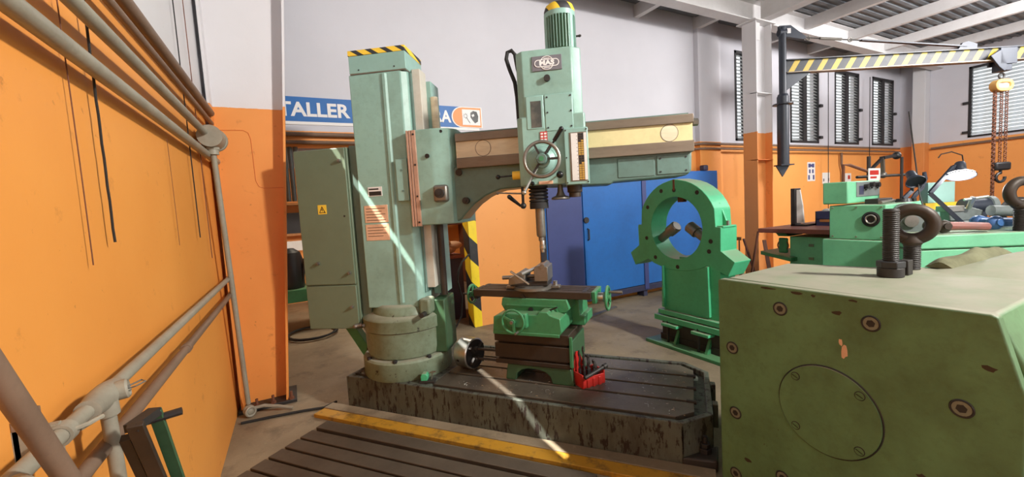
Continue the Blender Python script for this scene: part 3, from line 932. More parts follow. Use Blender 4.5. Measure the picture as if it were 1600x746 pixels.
A().cyl((1.10, -0.43, 1.60), (1.03, -0.46, 1.665), 0.009, 0.015, 10).ell((1.028, -0.461, 1.667), 0.016).build('shift_handle', M['black_gloss'], head)
# motor
mot = A().lathe([(0.098, 2.62), (0.098, 2.905), (0.0, 2.905)], (1.432, -0.30, 0), n=36).build('motor', M['foot_green'], head)  # core coloured dark to put shade into the gaps between the fins
for k in range(32):
    a = 2 * pi * k / 32
    A().bar((1.432 + 0.102 * cos(a), -0.30 + 0.102 * sin(a), 2.665), (1.432 + 0.102 * cos(a), -0.30 + 0.102 * sin(a), 2.885), 0.004 if 14 < (k % 32) < 34 else 0.004, 0.014, (cos(a), sin(a), 0)).build('cooling_fin', M['teal'], mot)
for a0 in (200, 320):
    a = radians(a0)
    A().cyl((1.432 + 0.085 * cos(a), -0.30 + 0.085 * sin(a), 2.63), (1.432 + 0.085 * cos(a), -0.30 + 0.085 * sin(a), 2.89), 0.026, n=14).build('side_cover', M['teal_cover'], mot)
A().lathe([(0.100, 2.88), (0.108, 2.882), (0.108, 2.915), (0.104, 2.918), (0.0, 2.918)], (1.432, -0.30, 0), n=36).build('fan_collar', M['teal_cover'], mot)
A().lathe([(0.106, 2.914), (0.106, 2.935), (0.096, 2.962), (0.075, 2.978), (0.0, 2.982)], (1.432, -0.30, 0), n=36).build('fan_cap', M['hz_motor'], mot, label='yellow and black striped fan cap')
A().cyl((1.53, -0.28, 2.765), (1.565, -0.28, 2.765), 0.007, n=8).ell((1.567, -0.28, 2.765), (0.012, 0.009, 0.009)).build('motor_bolt', M['dark_iron'], mot)
A().tube([(1.118, -0.40, 2.19), (1.115, -0.40, 2.36), (1.10, -0.36, 2.47), (1.065, -0.33, 2.57), (1.042, -0.31, 2.65), (1.052, -0.30, 2.70), (1.082, -0.30, 2.71), (1.105, -0.30, 2.68), (1.118, -0.30, 2.58), (1.135, -0.3, 2.5)], 0.014, 8).build('cable_hose', M['rubber'], head)
A().cyl((1.2, -0.3, 2.63), (1.2, -0.3, 2.648), 0.02, n=12).build('oil_filler', M['steel'], head)


# ------------------------------------------------------------------ cross slide table standing on the drill base
TZ = 0.276                                   # top of the base strips
vt = thing('cross_slide_table', 'green cross slide milling table with handwheels on a dark slotted riser block', 'machine table', DF @ Vector((1.55, 0.5, TZ)), DA)
VX = Matrix.Translation((-1.55, -0.5, -TZ))  # drill frame -> table frame


def V():
    return MB(VX)


ft = V().prism([(1.315, TZ), (1.395, TZ), (1.41, 0.33), (1.45, 0.362), (1.50, 0.375), (1.58, 0.375), (1.64, 0.36), (1.675, 0.33), (1.69, TZ), (1.855, TZ), (1.835, 0.40), (1.335, 0.40)], 0.31, 0.70, 'y').build('foot_casting', M['foot_green'], vt, 0.006)
for z0, z1 in ((0.40, 0.436), (0.450, 0.562), (0.577, 0.655)):
    V().box(1.238, 1.832, 0.305, 0.715, z0, z1).build('riser_slab', M['riser'], vt, 0.005)
V().box(1.262, 1.808, 0.33, 0.69, 0.43, 0.60).build('riser_core', M['dark_iron'], vt)
V().box(1.832, 1.848, 0.32, 0.70, 0.40, 0.60).build('riser_side', M['foot_green'], vt, 0.004)
V().prism([(1.262, 0.655), (1.772, 0.655), (1.80, 0.69), (1.795, 0.79), (1.765, 0.80), (1.72, 0.812), (1.70, 0.835), (1.64, 0.835), (1.62, 0.81), (1.33, 0.80), (1.275, 0.785)], 0.24, 0.66, 'y').build('saddle', M['machine_green'], vt, 0.006)
V().box(1.268, 1.785, 0.232, 0.242, 0.655, 0.678).build('saddle_lip', M['machine_green'], vt, 0.003)
V().prism([(1.74, 0.662), (1.895, 0.662), (1.895, 0.735), (1.86, 0.735), (1.85, 0.86), (1.76, 0.86)], 0.55, 0.82, 'y').build('cross_way', M['machine_green'], vt, 0.006)
V().prism([(1.31, 0.80), (1.80, 0.80), (1.83, 0.83), (1.81, 0.898), (1.295, 0.898), (1.285, 0.845)], 0.37, 0.66, 'y').build('table_slide', M['machine_green'], vt, 0.006)
V().prism([(1.33, 0.84), (1.72, 0.84), (1.735, 0.80), (1.745, 0.80), (1.73, 0.85), (1.33, 0.85)], 0.36, 0.372, 'y').build('oil_pipe', M['machine_green'], vt)
tp = V()
tp.box(1.04, 1.985, 0.385, 0.645, 0.90, 0.925)
for y0, y1 in ((0.385, 0.445), (0.462, 0.508), (0.522, 0.568), (0.585, 0.645)):
    tp.box(1.04, 1.985, y0, y1, 0.925, 0.952)
tp.build('table_top', M['riser'], vt, 0.003, 'dark steel table top with long slots')
V().box(1.055, 1.075, 0.395, 0.635, 0.945, 0.955).build('stop_pocket', M['black'], vt)
V().box(1.915, 1.945, 0.41, 0.62, 0.948, 0.954).build('stop_pocket', M['black'], vt)
V().prism([(0.40, 0.955), (0.63, 0.955), (0.60, 0.865), (0.42, 0.865)], 1.985, 2.015, 'x').build('end_bracket', M['machine_green'], vt, 0.004)
V().prism([(0.42, 0.945), (0.61, 0.945), (0.58, 0.865), (0.44, 0.865)], 1.012, 1.04, 'x').build('end_bracket', M['dark_iron'], vt, 0.004)
V().cyl((2.015, 0.50, 0.897), (2.055, 0.50, 0.897), 0.036, n=24).build('dial', M['steel'], vt)


def wheel(mbf, c, axis, R, parent, mat, hr=0.022, rr=0.0095, start=30.0):
    c, d = Vector(c), Vector(axis).normalized()
    a = d.orthogonal().normalized()
    b = d.cross(a)
    w = mbf().torus(c, d, R, rr, 32, 8).build('handwheel', mat, parent)
    mbf().cyl(c - d * 0.02, c + d * 0.02, hr, n=16).build('hub', mat, w)
    for k in range(3):
        t = radians(start + 120 * k)
        e = a * cos(t) + b * sin(t)
        mbf().bar(c + e * hr * 0.8, c + e * (R - rr * 0.5), 0.016, 0.009, d).build('spoke', mat, w)
    return w


w = wheel(V, (2.085, 0.50, 0.893), (1, 0, 0), 0.084, vt, M['machine_green'])
V().cyl((2.085, 0.535, 0.93), (2.185, 0.535, 0.93), 0.009, 0.011, 10).build('crank_handle', M['steel_dull'], w)
w = wheel(V, (0.962, 0.50, 0.893), (-1, 0, 0), 0.074, vt, M['machine_green'])
V().cyl((0.962, 0.50, 0.893), (1.02, 0.50, 0.893), 0.016, n=12).build('shaft', M['steel_dull'], w)
V().cyl((0.90, 0.46, 0.90), (0.962, 0.46, 0.90), 0.008, n=8).build('crank_handle', M['dark_iron'], w)
V().box(1.395, 1.56, 0.19, 0.24, 0.72, 0.83).build('nut_housing', M['machine_green'], vt, 0.012)
w = wheel(V, (1.465, 0.165, 0.776), (0, -1, 0), 0.084, vt, M['machine_green'], 0.02, 0.009, 50)
V().cyl((1.465, 0.13, 0.776), (1.465, 0.20, 0.776), 0.012, n=10).build('shaft', M['steel_dull'], w)
V().cyl((1.502, 0.11, 0.704), (1.502, 0.165, 0.704), 0.008, n=10).build('crank_handle', M['steel_dull'], w)
V().bar((1.455, 0.382, 0.93), (1.53, 0.377, 0.815), 0.022, 0.01, (0, 1, 0)).cyl((1.53, 0.36, 0.815), (1.53, 0.39, 0.815), 0.02, n=10).build('clamp_lever', M['black'], vt)
V().bar((1.63, 0.32, 0.80), (1.76, 0.30, 0.86), 0.012, 0.012).build('gib_key', M['black'], vt)
V().bar((1.842, 0.31, 0.42), (1.845, 0.31, 0.64), 0.018, 0.018).build('side_rib', M['machine_green'], vt)

# vise on that table
vs = thing('machine_vise', 'grey swivelling machine vise bolted on the green cross slide table', 'vise', DF @ Vector((1.51, 0.5, 0.954)), DA + radians(8))
vs.scale = (1.12, 1.12, 1.12)


def W():
    return MB()


W().lathe([(0.135, 0.0), (0.135, 0.018), (0.115, 0.03), (0.0, 0.03)], n=28).build('swivel_base', M['steel_dull'], vs)
W().box(0.12, 0.19, -0.03, 0.03, 0.0, 0.02).box(-0.19, -0.12, -0.03, 0.03, 0.0, 0.02).build('base_lug', M['steel_dull'], vs, 0.004)
W().box(-0.145, 0.12, -0.085, 0.085, 0.03, 0.062).build('vise_body', M['dark_iron'], vs, 0.005)
W().prism([(0.03, 0.062), (0.125, 0.062), (0.125, 0.16), (0.09, 0.17), (0.04, 0.165), (0.03, 0.15)], -0.095, 0.095, 'y').build('fixed_jaw', M['steel_dull'], vs, 0.004)
W().prism([(-0.155, 0.035), (-0.04, 0.05), (-0.03, 0.115), (-0.07, 0.13), (-0.12, 0.10), (-0.15, 0.085)], -0.09, 0.09, 'y').build('moving_jaw', M['steel_dull'], vs, 0.005)
W().cyl((-0.22, 0.0, 0.075), (0.05, 0.0, 0.085), 0.014, n=12).build('vise_screw', M['steel_dull'], vs)
W().cyl((-0.13, -0.10, 0.135), (0.0, -0.125, 0.05), 0.008, n=8).cyl((-0.05, -0.10, 0.115), (0.05, -0.06, 0.155), 0.012, n=8).build('handle', M['steel'], vs)
W().cyl((0.09, -0.10, 0.165), (0.09, 0.10, 0.165), 0.016, n=10).build('jaw_ridge', M['steel_dull'], vs)
W().cyl((0.155, 0.0, 0.018), (0.155, 0.0, 0.05), 0.016, n=6).build('clamp_bolt', M['steel'], vs)

# lathe chuck lying on the base beside the column
ck = thing('lathe_chuck', 'heavy round steel chuck standing on edge beside the drill turret', 'chuck', DF @ Vector((0.93, 0.445, TZ)), DA + radians(-12))
MB().lathe([(0.12, -0.07), (0.128, -0.062), (0.128, 0.055), (0.12, 0.062), (0.03, 0.062)], (0, 0, 0.128), (1, 0, 0), 40).build('chuck_body', M['steel'], ck)
MB().lathe([(0.117, 0.0), (0.117, 0.0015), (0.03, 0.0015)], (0.0625, 0, 0.128), (1, 0, 0), 40).build('chuck_face', M['black'], ck)
for k in range(4):
    a = radians(45 + 90 * k)
    e = Vector((0, cos(a), sin(a)))
    MB().bar(Vector((0.075, 0, 0.128)) + e * 0.035, Vector((0.075, 0, 0.128)) + e * 0.105, 0.028, 0.03, (1, 0, 0)).build('jaw', M['dark_iron'], ck, 0.003)
for dz in (0.05, -0.03):
    MB().cyl((0.06, -0.02, 0.128 + dz), (0.27, 0.03, 0.128 + dz), 0.011, n=10).cyl((0.075, -0.02, 0.128 + dz), (0.10, -0.012, 0.128 + dz), 0.02, n=8).build('mounting_stud', M['dark_iron'], ck)
MB().cyl((-0.02, -0.125, 0.10), (-0.02, -0.1295, 0.097), 0.012, n=10).build('key_socket', M['black'], ck)

# red tool tray with drills in it
TR = DF @ Vector((1.945, 0.40, TZ))
TA = DA + radians(50)
tr = thing('tool_tray', 'red plastic tool holder standing right of the riser block', 'tool holder', TR, TA)
MB().box(-0.10, 0.10, -0.055, 0.055, 0.0, 0.012).box(-0.10, 0.10, -0.055, -0.045, 0.012, 0.075).box(-0.10, 0.10, 0.045, 0.055, 0.012, 0.11) \
    .box(-0.10, -0.09, -0.055, 0.055, 0.012, 0.10).box(0.09, 0.10, -0.055, 0.055, 0.012, 0.10).build('tray_box', M['red'], tr, 0.003)
MB().prism([(-0.10, 0.10), (0.0, 0.10), (-0.02, 0.17), (-0.05, 0.24), (-0.075, 0.24), (-0.10, 0.16)], 0.045, 0.055, 'y').build('back_panel', M['red'], tr)
for x in (-0.05, 0.0, 0.05):
    MB().box(x - 0.012, x + 0.012, -0.062, -0.055, 0.0, 0.06).build('front_rib', M['red'], tr, 0.002)
FT = frame(TR, TA)
for i, (x, y, h, r) in enumerate(((-0.07, 0.015, 0.25, 0.009), (-0.05, -0.01, 0.22, 0.008), (-0.03, 0.02, 0.27, 0.010), (-0.008, 0.0, 0.21, 0.009), (0.018, 0.022, 0.19, 0.011), (0.045, 0.0, 0.16, 0.012), (0.07, 0.015, 0.13, 0.013))):
    p = FT @ Vector((x, y, 0.0125))
    o = thing('drill_bit', '%s dark steel drill bit in the red tool holder, %s from its tall end' % (['thin', 'slim', 'tallest', 'medium', 'short', 'stubby', 'shortest thick'][i], ['first', 'second', 'third', 'fourth', 'fifth', 'sixth', 'seventh'][i]), 'drill bit', p, TA, 'drill bits in the red holder')
    MB().cyl((0, 0, 0), (0, 0, h * 0.45), r * 1.3, n=10).build('shank', M['black'], o)
    pts = [(0.35 * r * cos(k * 0.9), 0.35 * r * sin(k * 0.9), h * 0.45 + k * (h * 0.55) / 12) for k in range(13)]
    MB().tube(pts, [r * 0.8] * 12 + [r * 0.2], 6).build('flute', M['dark_iron'], o)
o = tag(MB().cyl((-0.09, -0.07, 0.085), (0.09, -0.055, 0.12), 0.013, n=12).cyl((0.09, -0.055, 0.12), (0.12, -0.052, 0.126), 0.018, n=12).build('steel_arbor', M['dark_iron']), 'dark steel arbor lying across the front edge of the red tool holder', 'arbor')
o.matrix_world = FT

# small green clamp on the corner of the base
gp = thing('green_clamp', 'small bright green clamp with a pin lying on the drill base corner', 'clamp', DF @ Vector((0.748, 0.085, 0.281)), DA + radians(20))
MB().prism([(-0.055, 0.0), (0.06, 0.0), (0.06, 0.02), (-0.055, 0.02)], -0.035, 0.035, 'y').build('clamp_plate', M['dark_iron'], gp, 0.003)
MB().prism([(-0.045, 0.02), (0.005, 0.02), (0.012, 0.055), (-0.005, 0.075), (-0.035, 0.075), (-0.045, 0.055)], -0.03, 0.03, 'y').build('clamp_body', M['steady_green'], gp, 0.004)
MB().cyl((0.03, 0, 0.02), (0.045, 0.005, 0.085), 0.006, n=8).cyl((0.02, 0.01, 0.07), (0.07, 0.0, 0.082), 0.006, n=8).build('clamp_pin', M['steel_dull'], gp)
o = tag(MB(DF).cyl((0.08, 0.06, 0.287), (0.21, 0.035, 0.287), 0.006, n=8).box(0.06, 0.09, 0.045, 0.075, 0.2805, 0.293).build('scriber', M['dark_iron']), 'thin steel rod lying on the left front corner of the drill base', 'rod')

# swarf on the base strips
mb = MB(DF)
rng = random.Random(3)
for i in range(260):
    x, yy = rng.uniform(0.95, 2.6), rng.choice((rng.uniform(0.09, 0.28), rng.uniform(0.32, 0.48), rng.uniform(0.53, 0.69), rng.uniform(0.74, 0.9)))
    a, l = rng.uniform(0, 2 * pi), rng.uniform(0.004, 0.02)
    if i % 26 == 0:
        l = 0.05
    mb.tube([(x, yy, 0.2785), (x + l * 0.5 * cos(a), yy + l * 0.5 * sin(a), 0.2795 + l * 0.1), (x + l * cos(a + 0.5), yy + l * sin(a + 0.5), 0.2785)], 0.0013, 3)
sw = mb.build('metal_swarf', M['steel'])
sw['kind'] = 'stuff'
tag(sw, 'bright curled metal swarf scattered over the drill base', 'swarf')

# ------------------------------------------------------------------ green steady rest
SX, SC = 3.55, (3.07, 1.27)
sr = thing('steady_rest', 'bright green lathe steady rest with a big round opening and two rollers', 'steady rest', (SX, 2.95, 0.0))
SM = Matrix.Translation((-SX, -2.95, 0))


def S():
    return MB(SM)


half = [(0.0, 0.515)]
for k in range(1, 9):
    t = radians(90 - k * 8.4)
    half.append((0.505 * cos(t), 0.505 * sin(t)))
half += [(0.475, 0.02), (0.53, 0.015), (0.525, -0.21), (0.665, -0.305), (0.595, -0.445), (0.39, -0.355), (0.30, -0.40), (0.15, -0.44), (0.0, -0.45)]
poly = half + [(-a, b) for a, b in half[-2:0:-1]]


def ray_r(t):
    d = (cos(t), sin(t))
    best = 0
    for i in range(len(poly)):
        (x1, y1), (x2, y2) = poly[i], poly[(i + 1) % len(poly)]
        ex, ey = x2 - x1, y2 - y1
        den = d[0] * ey - d[1] * ex
        if abs(den) < 1e-9:
            continue
        s_ = (x1 * ey - y1 * ex) / den
        u = (x1 * d[1] - y1 * d[0]) / den
        if s_ > 0 and -1e-6 <= u <= 1 + 1e-6:
            best = max(best, s_)
    return best


angs = sorted({round(atan2(b, a), 5) for a, b in poly} | {round(-pi + 2 * pi * k / 72, 5) for k in range(72)})
out_l = [(SC[0] + ray_r(t) * cos(t), SC[1] + ray_r(t) * sin(t)) for t in angs]
in_l = [(SC[0] + 0.328 * cos(t), SC[1] + 0.328 * sin(t)) for t in angs]
ring = S().ringplate(out_l, in_l, SX, SX + 0.24, 'x').build('ring_frame', M['steady_green'], sr, 0.005)
for s_ in (-1, 1):
    S().box(SX + 0.02, SX + 0.22, SC[1] * 0 + SC[0] + s_ * 0.50 - 0.04, SC[0] + s_ * 0.50 + 0.045, 1.283, 1.30).build('split_flange', M['steady_green'], ring, 0.003)
    S().cyl((SX + 0.12, SC[0] + s_ * 0.52, 1.30), (SX + 0.12, SC[0] + s_ * 0.52, 1.345), 0.016, n=6).build('clamp_bolt', M['steel_dull'], ring)
    S().prism([(SC[0] + s_ * 0.45, 1.30), (SC[0] + s_ * 0.525, 1.30), (SC[0] + s_ * 0.44, 1.52)], SX + 0.11, SX + 0.13, 'x').build('web_rib', M['steady_green'], ring)
for dy, dz in ((0.37, 0.23), (-0.28, 0.36), (0.17, 0.40), (0.0, 0.40), (-0.42, -0.12), (0.40, -0.12), (0.28, -0.33), (-0.02, -0.41), (-0.40, -0.22)):
    S().lathe([(0.022, 0.0), (0.022, 0.003), (0.014, 0.003), (0.014, 0.001), (0.0, 0.001)], (SX, SC[0] + dy, SC[1] + dz), (-1, 0, 0), 16).build('screw_hole', M['dark_iron'], ring)
for s_, e in ((1, 'left'), (-1, 'right')):
    p0 = Vector((SX + 0.12, SC[0] + s_ * 0.30, SC[1] - 0.135))
    p1 = Vector((SX + 0.12, SC[0] + s_ * 0.085, SC[1] + 0.01))
    d = (p1 - p0).normalized()
    S().cyl(p0, p0 + d * 0.17, 0.045, n=20).cyl(p0 + d * 0.15, p1, 0.062, n=24).cyl(p1, p1 + d * 0.012, 0.062, 0.05, n=24).build('roller_arm', M['steel_dull'], sr, 0.0, 'grey steel roller arm')
S().cyl((SX + 0.12, SC[0], SC[1] + 0.34), (SX + 0.12, SC[0], SC[1] + 0.27), 0.045, n=20).build('top_jaw', M['rust'], sr)
S().box(SX - 0.004, SX, SC[0] - 0.012, SC[0] + 0.012, SC[1] + 0.40, SC[1] + 0.51).build('grease_groove', M['rust'], sr)
S().box(SX + 0.04, SX + 0.2, 2.93, 3.06, 0.93, 0.965).build('wear_pad', M['steady_green'], sr, 0.004)
S().prism([(3.25, 0.36), (3.235, 0.95), (3.10, 0.86), (2.95, 0.85), (2.75, 0.93), (2.64, 1.10), (2.56, 1.02), (2.55, 0.36)], SX + 0.005, SX + 0.23, 'x').build('pedestal', M['steady_green'], sr, 0.006)
S().prism([(2.72, 0.40), (2.66, 0.40), (2.67, 0.90), (2.70, 0.90)], SX - 0.03, SX + 0.01, 'x').build('pedestal_rib', M['steady_green'], sr)
S().prism([(3.25, 0.40), (3.22, 0.40), (3.225, 0.86), (3.235, 0.86)], SX - 0.03, SX + 0.01, 'x').build('pedestal_rib', M['steady_green'], sr)
S().box(SX - 0.05, SX + 0.28, 2.50, 3.29, 0.325, 0.375).build('upper_flange', M['steady_green'], sr, 0.005)
S().box(SX - 0.07, SX + 0.30, 2.47, 3.33, 0.255, 0.315).build('lower_flange', M['steady_green'], sr, 0.005)
S().box(SX - 0.01, SX + 0.26, 2.52, 3.27, 0.10, 0.255).build('sub_base', M['dark_iron'], sr)
for y in (3.10, 2.72):
    S().prism([(SX - 0.11, 0.215), (SX + 0.05, 0.215), (SX + 0.05, 0.245), (SX - 0.11, 0.245)], y - 0.10, y + 0.10, 'y').build('clamp_plate', M['steady_green'], sr, 0.004)
    S().cyl((SX - 0.06, y + 0.05, 0.03), (SX - 0.06, y + 0.05, 0.27), 0.013, n=8).build('clamp_stud', M['dark_iron'], sr)
    S().prism([(SX - 0.08, 0.03), (SX + 0.0, 0.03), (SX + 0.0, 0.20)], y - 0.06, y - 0.03, 'y').build('foot_web', M['machine_green'], sr)
S().box(SX - 0.15, SX + 0.32, 2.45, 3.39, 0.0, 0.035).build('floor_plate', M['machine_green'], sr, 0.004)
S().box(SX - 0.02, SX + 0.27, 2.50, 3.29, 0.035, 0.10).build('lower_block', M['dark_iron'], sr)

# ------------------------------------------------------------------ olive gear housing in the right foreground
GX = 2.0
gh = thing('gear_housing', 'big olive green machine housing with socket screws and a round cover plate', 'machine', (2.5, 0.95, 0.0))
GM = Matrix.Translation((-2.5, -0.95, 0))


def G():
    return MB(GM)


prof = [(1.455, 0.0), (1.455, 1.140), (1.44, 1.146), (0.462, 1.152), (0.445, 1.145), (0.390, 0.93), (0.380, 0.90), (0.380, 0.0)]
fp = G().prism(prof, GX, GX + 0.045, 'x').build('front_plate', M['olive'], gh, 0.006, 'olive green front plate with chipped edges')
lo = [(GX + 0.06, 1.45), (2.72, 1.50), (2.84, 1.12), (2.98, 0.93), (3.48, 0.80), (3.52, 0.36), (GX + 0.055, 0.36)]
hi = [(GX + 0.06, 1.44), (2.70, 1.485), (2.82, 1.11), (2.97, 0.92), (3.46, 0.79), (3.50, 0.46), (GX + 0.055, 0.46)]
G().hexa([(a, b, 0.0) for a, b in lo], [(a, b, 0.90) for a, b in lo]).build('gear_case', M['olive'], gh)
G().hexa([(a, b, 0.90) for a, b in lo], [(a, b, 1.146) for a, b in hi]).build('case_top', M['olive'], gh, 0.012)
# raised rear of the lid
mb = MB(GM)
n = 12
vsx, fsx = [], []
for i in range(n + 1):
    for j in range(n + 1):
        u, v_ = i / n, j / n
        x = 2.80 + 0.68 * u
        yy = 0.47 + (0.42 - 0.10 * u) * v_
        h = 0.055 * sin(pi * min(u * 0.62, 0.5)) * (sin(pi * min(max(v_ * 1.6, 0), 0.5)) if v_ < 0.6 else sin(pi * min((1 - v_) * 1.25, 0.5)))
        vsx.append((x, yy, 1.145 + max(h, 0.0)))
for i in range(n):
    for j in range(n):
        a = i * (n + 1) + j
        fsx.append((a, a + 1, a + n + 2, a + n + 1))
mb.add(vsx, fsx)
b0 = len(mb.v)
mb.build('lid_dome', M['olive'], gh)
G().box(2.42, 3.45, 0.345, 0.36, 0.1, 0.86).build('side_cover', M['olive'], gh, 0.006)
cv = G().lathe([(0.196, 0.0), (0.198, 0.004), (0.196, 0.009), (0.0, 0.009)], (GX, 0.937, 0.622), (-1, 0, 0), 64).build('round_cover', M['olive'], gh, 0.0, 'round olive cover plate with four slotted screws')
G().torus((GX, 0.937, 0.622), (1, 0, 0), 0.2, 0.0038, 64, 6).build('cover_gap', M['black'], gh)
for a in (45, 135, 225, 315):
    yy, zz = 0.937 + 0.175 * cos(radians(a)), 0.622 + 0.168 * sin(radians(a))
    s_ = G().lathe([(0.016, 0.0), (0.016, 0.003), (0.0, 0.003)], (GX - 0.009, yy, zz), (-1, 0, 0), 16).build('slotted_screw', M['olive'], cv)
    G().torus((GX - 0.0095, yy, zz), (1, 0, 0), 0.0172, 0.0024, 18, 5).build('screw_rim', M['black'], s_)
    G().bar((GX - 0.0122, yy - 0.012, zz - 0.006), (GX - 0.0122, yy + 0.012, zz + 0.006), 0.0065, 0.001, (0, 1, -2)).build('screw_slot', M['black'], s_)
for yy, zz in ((1.131, 1.043), (0.782, 1.050), (1.378, 0.785), (1.366, 0.432), (0.523, 0.806), (1.37, 0.089), (1.127, 0.205), (0.80, 0.2), (0.5, 0.25)):
    s_ = G().lathe([(0.026, -0.004), (0.026, 0.0025), (0.016, 0.003), (0.0, 0.003)], (GX, yy, zz), (-1, 0, 0), 20).build('socket_screw', M['screw_grey'], fp, 0.0, 'grey socket head screw')
    G().torus((GX - 0.0008, yy, zz), (1, 0, 0), 0.0295, 0.004, 24, 6).build('counterbore', M['black'], s_)
    G().cyl((GX - 0.0036, yy, zz), (GX - 0.002, yy, zz), 0.0155, n=6).build('hex_socket', M['black'], s_)

# bare patches on the front plate
rp_ = random.Random(5)
for (yy, zz, w_, h_, mt) in ((0.872, 0.905, 0.012, 0.034, 'bronze_plate'), (0.885, 0.945, 0.008, 0.02, 'bronze_plate'), (0.462, 0.968, 0.022, 0.012, 'riser'), (0.90, 1.07, 0.02, 0.01, 'riser'),
                             (1.06, 1.128, 0.03, 0.008, 'riser'), (1.19, 1.133, 0.05, 0.006, 'riser'), (0.99, 1.128, 0.012, 0.007, 'riser'), (0.84, 1.132, 0.02, 0.006, 'riser'), (1.30, 0.2, 0.02, 0.012, 'riser'), (0.62, 0.5, 0.02, 0.01, 'riser')):
    pts_ = []
    for k in range(9):
        a = 2 * pi * k / 9
        r_ = rp_.uniform(0.6, 1.1)
        pts_.append((yy + w_ * r_ * cos(a), zz + h_ * r_ * sin(a)))
    G().prism(pts_, GX - 0.0006, GX + 0.001, 'x').build('paint_chip', M[mt], fp)

# studs and eyebolt standing on the housing
ZT = 1.1465


def threaded(mb, c, z0, z1, r, pitch):
    prof_ = []
    k = int((z1 - z0) / pitch)
    for i in range(k):
        prof_ += [(r * 0.90, z0 + i * pitch), (r, z0 + (i + 0.45) * pitch), (r, z0 + (i + 0.6) * pitch)]
    prof_ += [(r * 0.9, z1 - 0.001), (r * 0.88, z1), (0.0, z1)]
    return mb.lathe(prof_, c, n=22)


sd = thing('threaded_stud', 'thick dark threaded stud with a nut standing upright on the olive housing', 'bolt', (2.575, 0.93, ZT))
threaded(MB(), (0, 0, 0), 0.07, 0.333, 0.0325, 0.0098).build('stud_thread', M['dark_iron'], sd)
MB().cyl((0, 0, 0.0), (0, 0, 0.046), 0.052, n=28).build('washer', M['dark_iron'], sd, 0.003)
MB().cyl((0, 0, 0.046), (0, 0, 0.078), 0.056, n=6).build('nut', M['black'], sd, 0.004)
tag(MB().box(2.64, 2.695, 0.885, 0.925, ZT, ZT + 0.075).build('steel_block', M['dark_iron'], None, 0.004), 'small steel block between the threaded stud and the eyebolt', 'block')


def eyebolt(loc, label, thread_h, R, r, rt, rz):
    e = thing('eyebolt', label, 'eyebolt', loc, rz)
    threaded(MB(), (0, 0, 0), 0.0, thread_h, rt, 0.0098).build('bolt_thread', M['dark_iron'], e)
    MB().lathe([(rt * 0.95, thread_h - 0.003), (rt * 1.25, thread_h + 0.012), (rt * 1.25, thread_h + 0.022), (rt * 0.8, thread_h + 0.05)], n=20).build('collar', M['riser'], e)
    MB().torus((0, 0, thread_h + 0.03 + R), (0, 1, 0), R, r, 36, 12).build('eye', M['riser'], e)


eyebolt((2.86, 0.945, ZT), 'forged eyebolt with a wide ring standing behind the threaded stud', 0.130, 0.077, 0.031, 0.036, radians(-71))

# khaki cloth
mb = MB()
n, m_ = 26, 12
vsx, fsx = [], []
for i in range(n + 1):
    for j in range(m_ + 1):
        u, v_ = i / n, j / m_
        prof_h = sin(pi * v_) ** 0.7 * (0.35 + 0.65 * sin(pi * min(1, u * 1.1)) ** 0.6)
        h = 0.058 * prof_h * (1 + 0.22 * sin(7 * u + 5 * v_) + 0.12 * sin(15 * u - 9 * v_)) if 0 < j < m_ else 0.0
        x = -0.42 + 0.84 * u
        yy = (-0.085 + 0.17 * v_) * (0.55 + 0.45 * sin(pi * min(1, u + 0.12))) + 0.012 * sin(11 * u)
        vsx.append((x, yy, max(h, 0.0)))
for i in range(n):
    for j in range(m_):
        a = i * (m_ + 1) + j
        fsx.append((a, a + 1, a + m_ + 2, a + m_ + 1))
bt = len(vsx)
fsx.append(tuple(range(0, m_ + 1)))
fsx.append(tuple(n * (m_ + 1) + k for k in range(m_ + 1)))
mb.add(vsx, fsx)
cl = tag(mb.build('cloth', M['cloth_green'], None, 0, smooth=60), 'crumpled khaki work cloth lying behind the eyebolt', 'cloth')
cl.matrix_world = frame((3.24, 0.80, 1.15), radians(-12)) @ Matrix.Diagonal((0.74, 1.0, 1.25, 1.0))


# ------------------------------------------------------------------ machines and benches behind the olive housing
lt = thing('gear_lathe', 'mint green lathe headstock with a control box, behind the olive housing', 'lathe', (4.7, 1.85, 0.0))
LM = Matrix.Translation((-4.7, -1.85, 0))


def L():
    return MB(LM)


L().box(4.40, 5.20, 1.62, 2.10, 0.0, 1.122).build('lathe_base', M['mint'], lt, 0.01)
hd = L().box(4.42, 5.15, 1.63, 2.05, 1.125, 1.43).build('headstock', M['mint'], lt, 0.008)
L().lathe([(0.062, 0.0), (0.066, 0.012), (0.052, 0.016), (0.046, 0.006), (0.030, 0.006)], (4.42, 1.73, 1.307), (-1, 0, 0), 28).build('spindle_bore', M['black'], hd)
L().torus((4.408, 1.73, 1.307), (1, 0, 0), 0.036, 0.007, 24, 8).build('bore_ring', M['steel'], hd)
for yy in (2.02, 1.84, 1.66):
    for zz in (1.41, 1.15):
        L().cyl((4.413, yy, zz), (4.42, yy, zz), 0.008, n=8).build('cover_screw', M['turret'], hd)
cb = L().box(4.41, 5.02, 1.90, 2.10, 1.445, 1.645).build('control_box', M['mint'], lt, 0.01)
L().box(4.56, 5.0, 1.893, 1.90, 1.50, 1.635).build('control_panel', M['grey_machine'], cb, 0.004, 'pale grey control panel with black knobs')
pn = cb.children[-1]
for x, z in ((4.70, 1.59), (4.81, 1.605), (4.92, 1.60)):
    L().cyl((x, 1.893, z), (x, 1.86, z), 0.022, n=12).bar((x - 0.03, 1.87, z - 0.03), (x + 0.02, 1.87, z + 0.02), 0.012, 0.012, (0, 1, 0)).build('knob', M['black'], pn)
L().box(4.60, 4.68, 1.890, 1.894, 1.52, 1.60).build('diagram', M['navy'], pn)
L().box(4.62, 4.9, 1.76, 1.86, 1.43, 1.475).build('tool_block', M['dark_iron'], lt, 0.004)
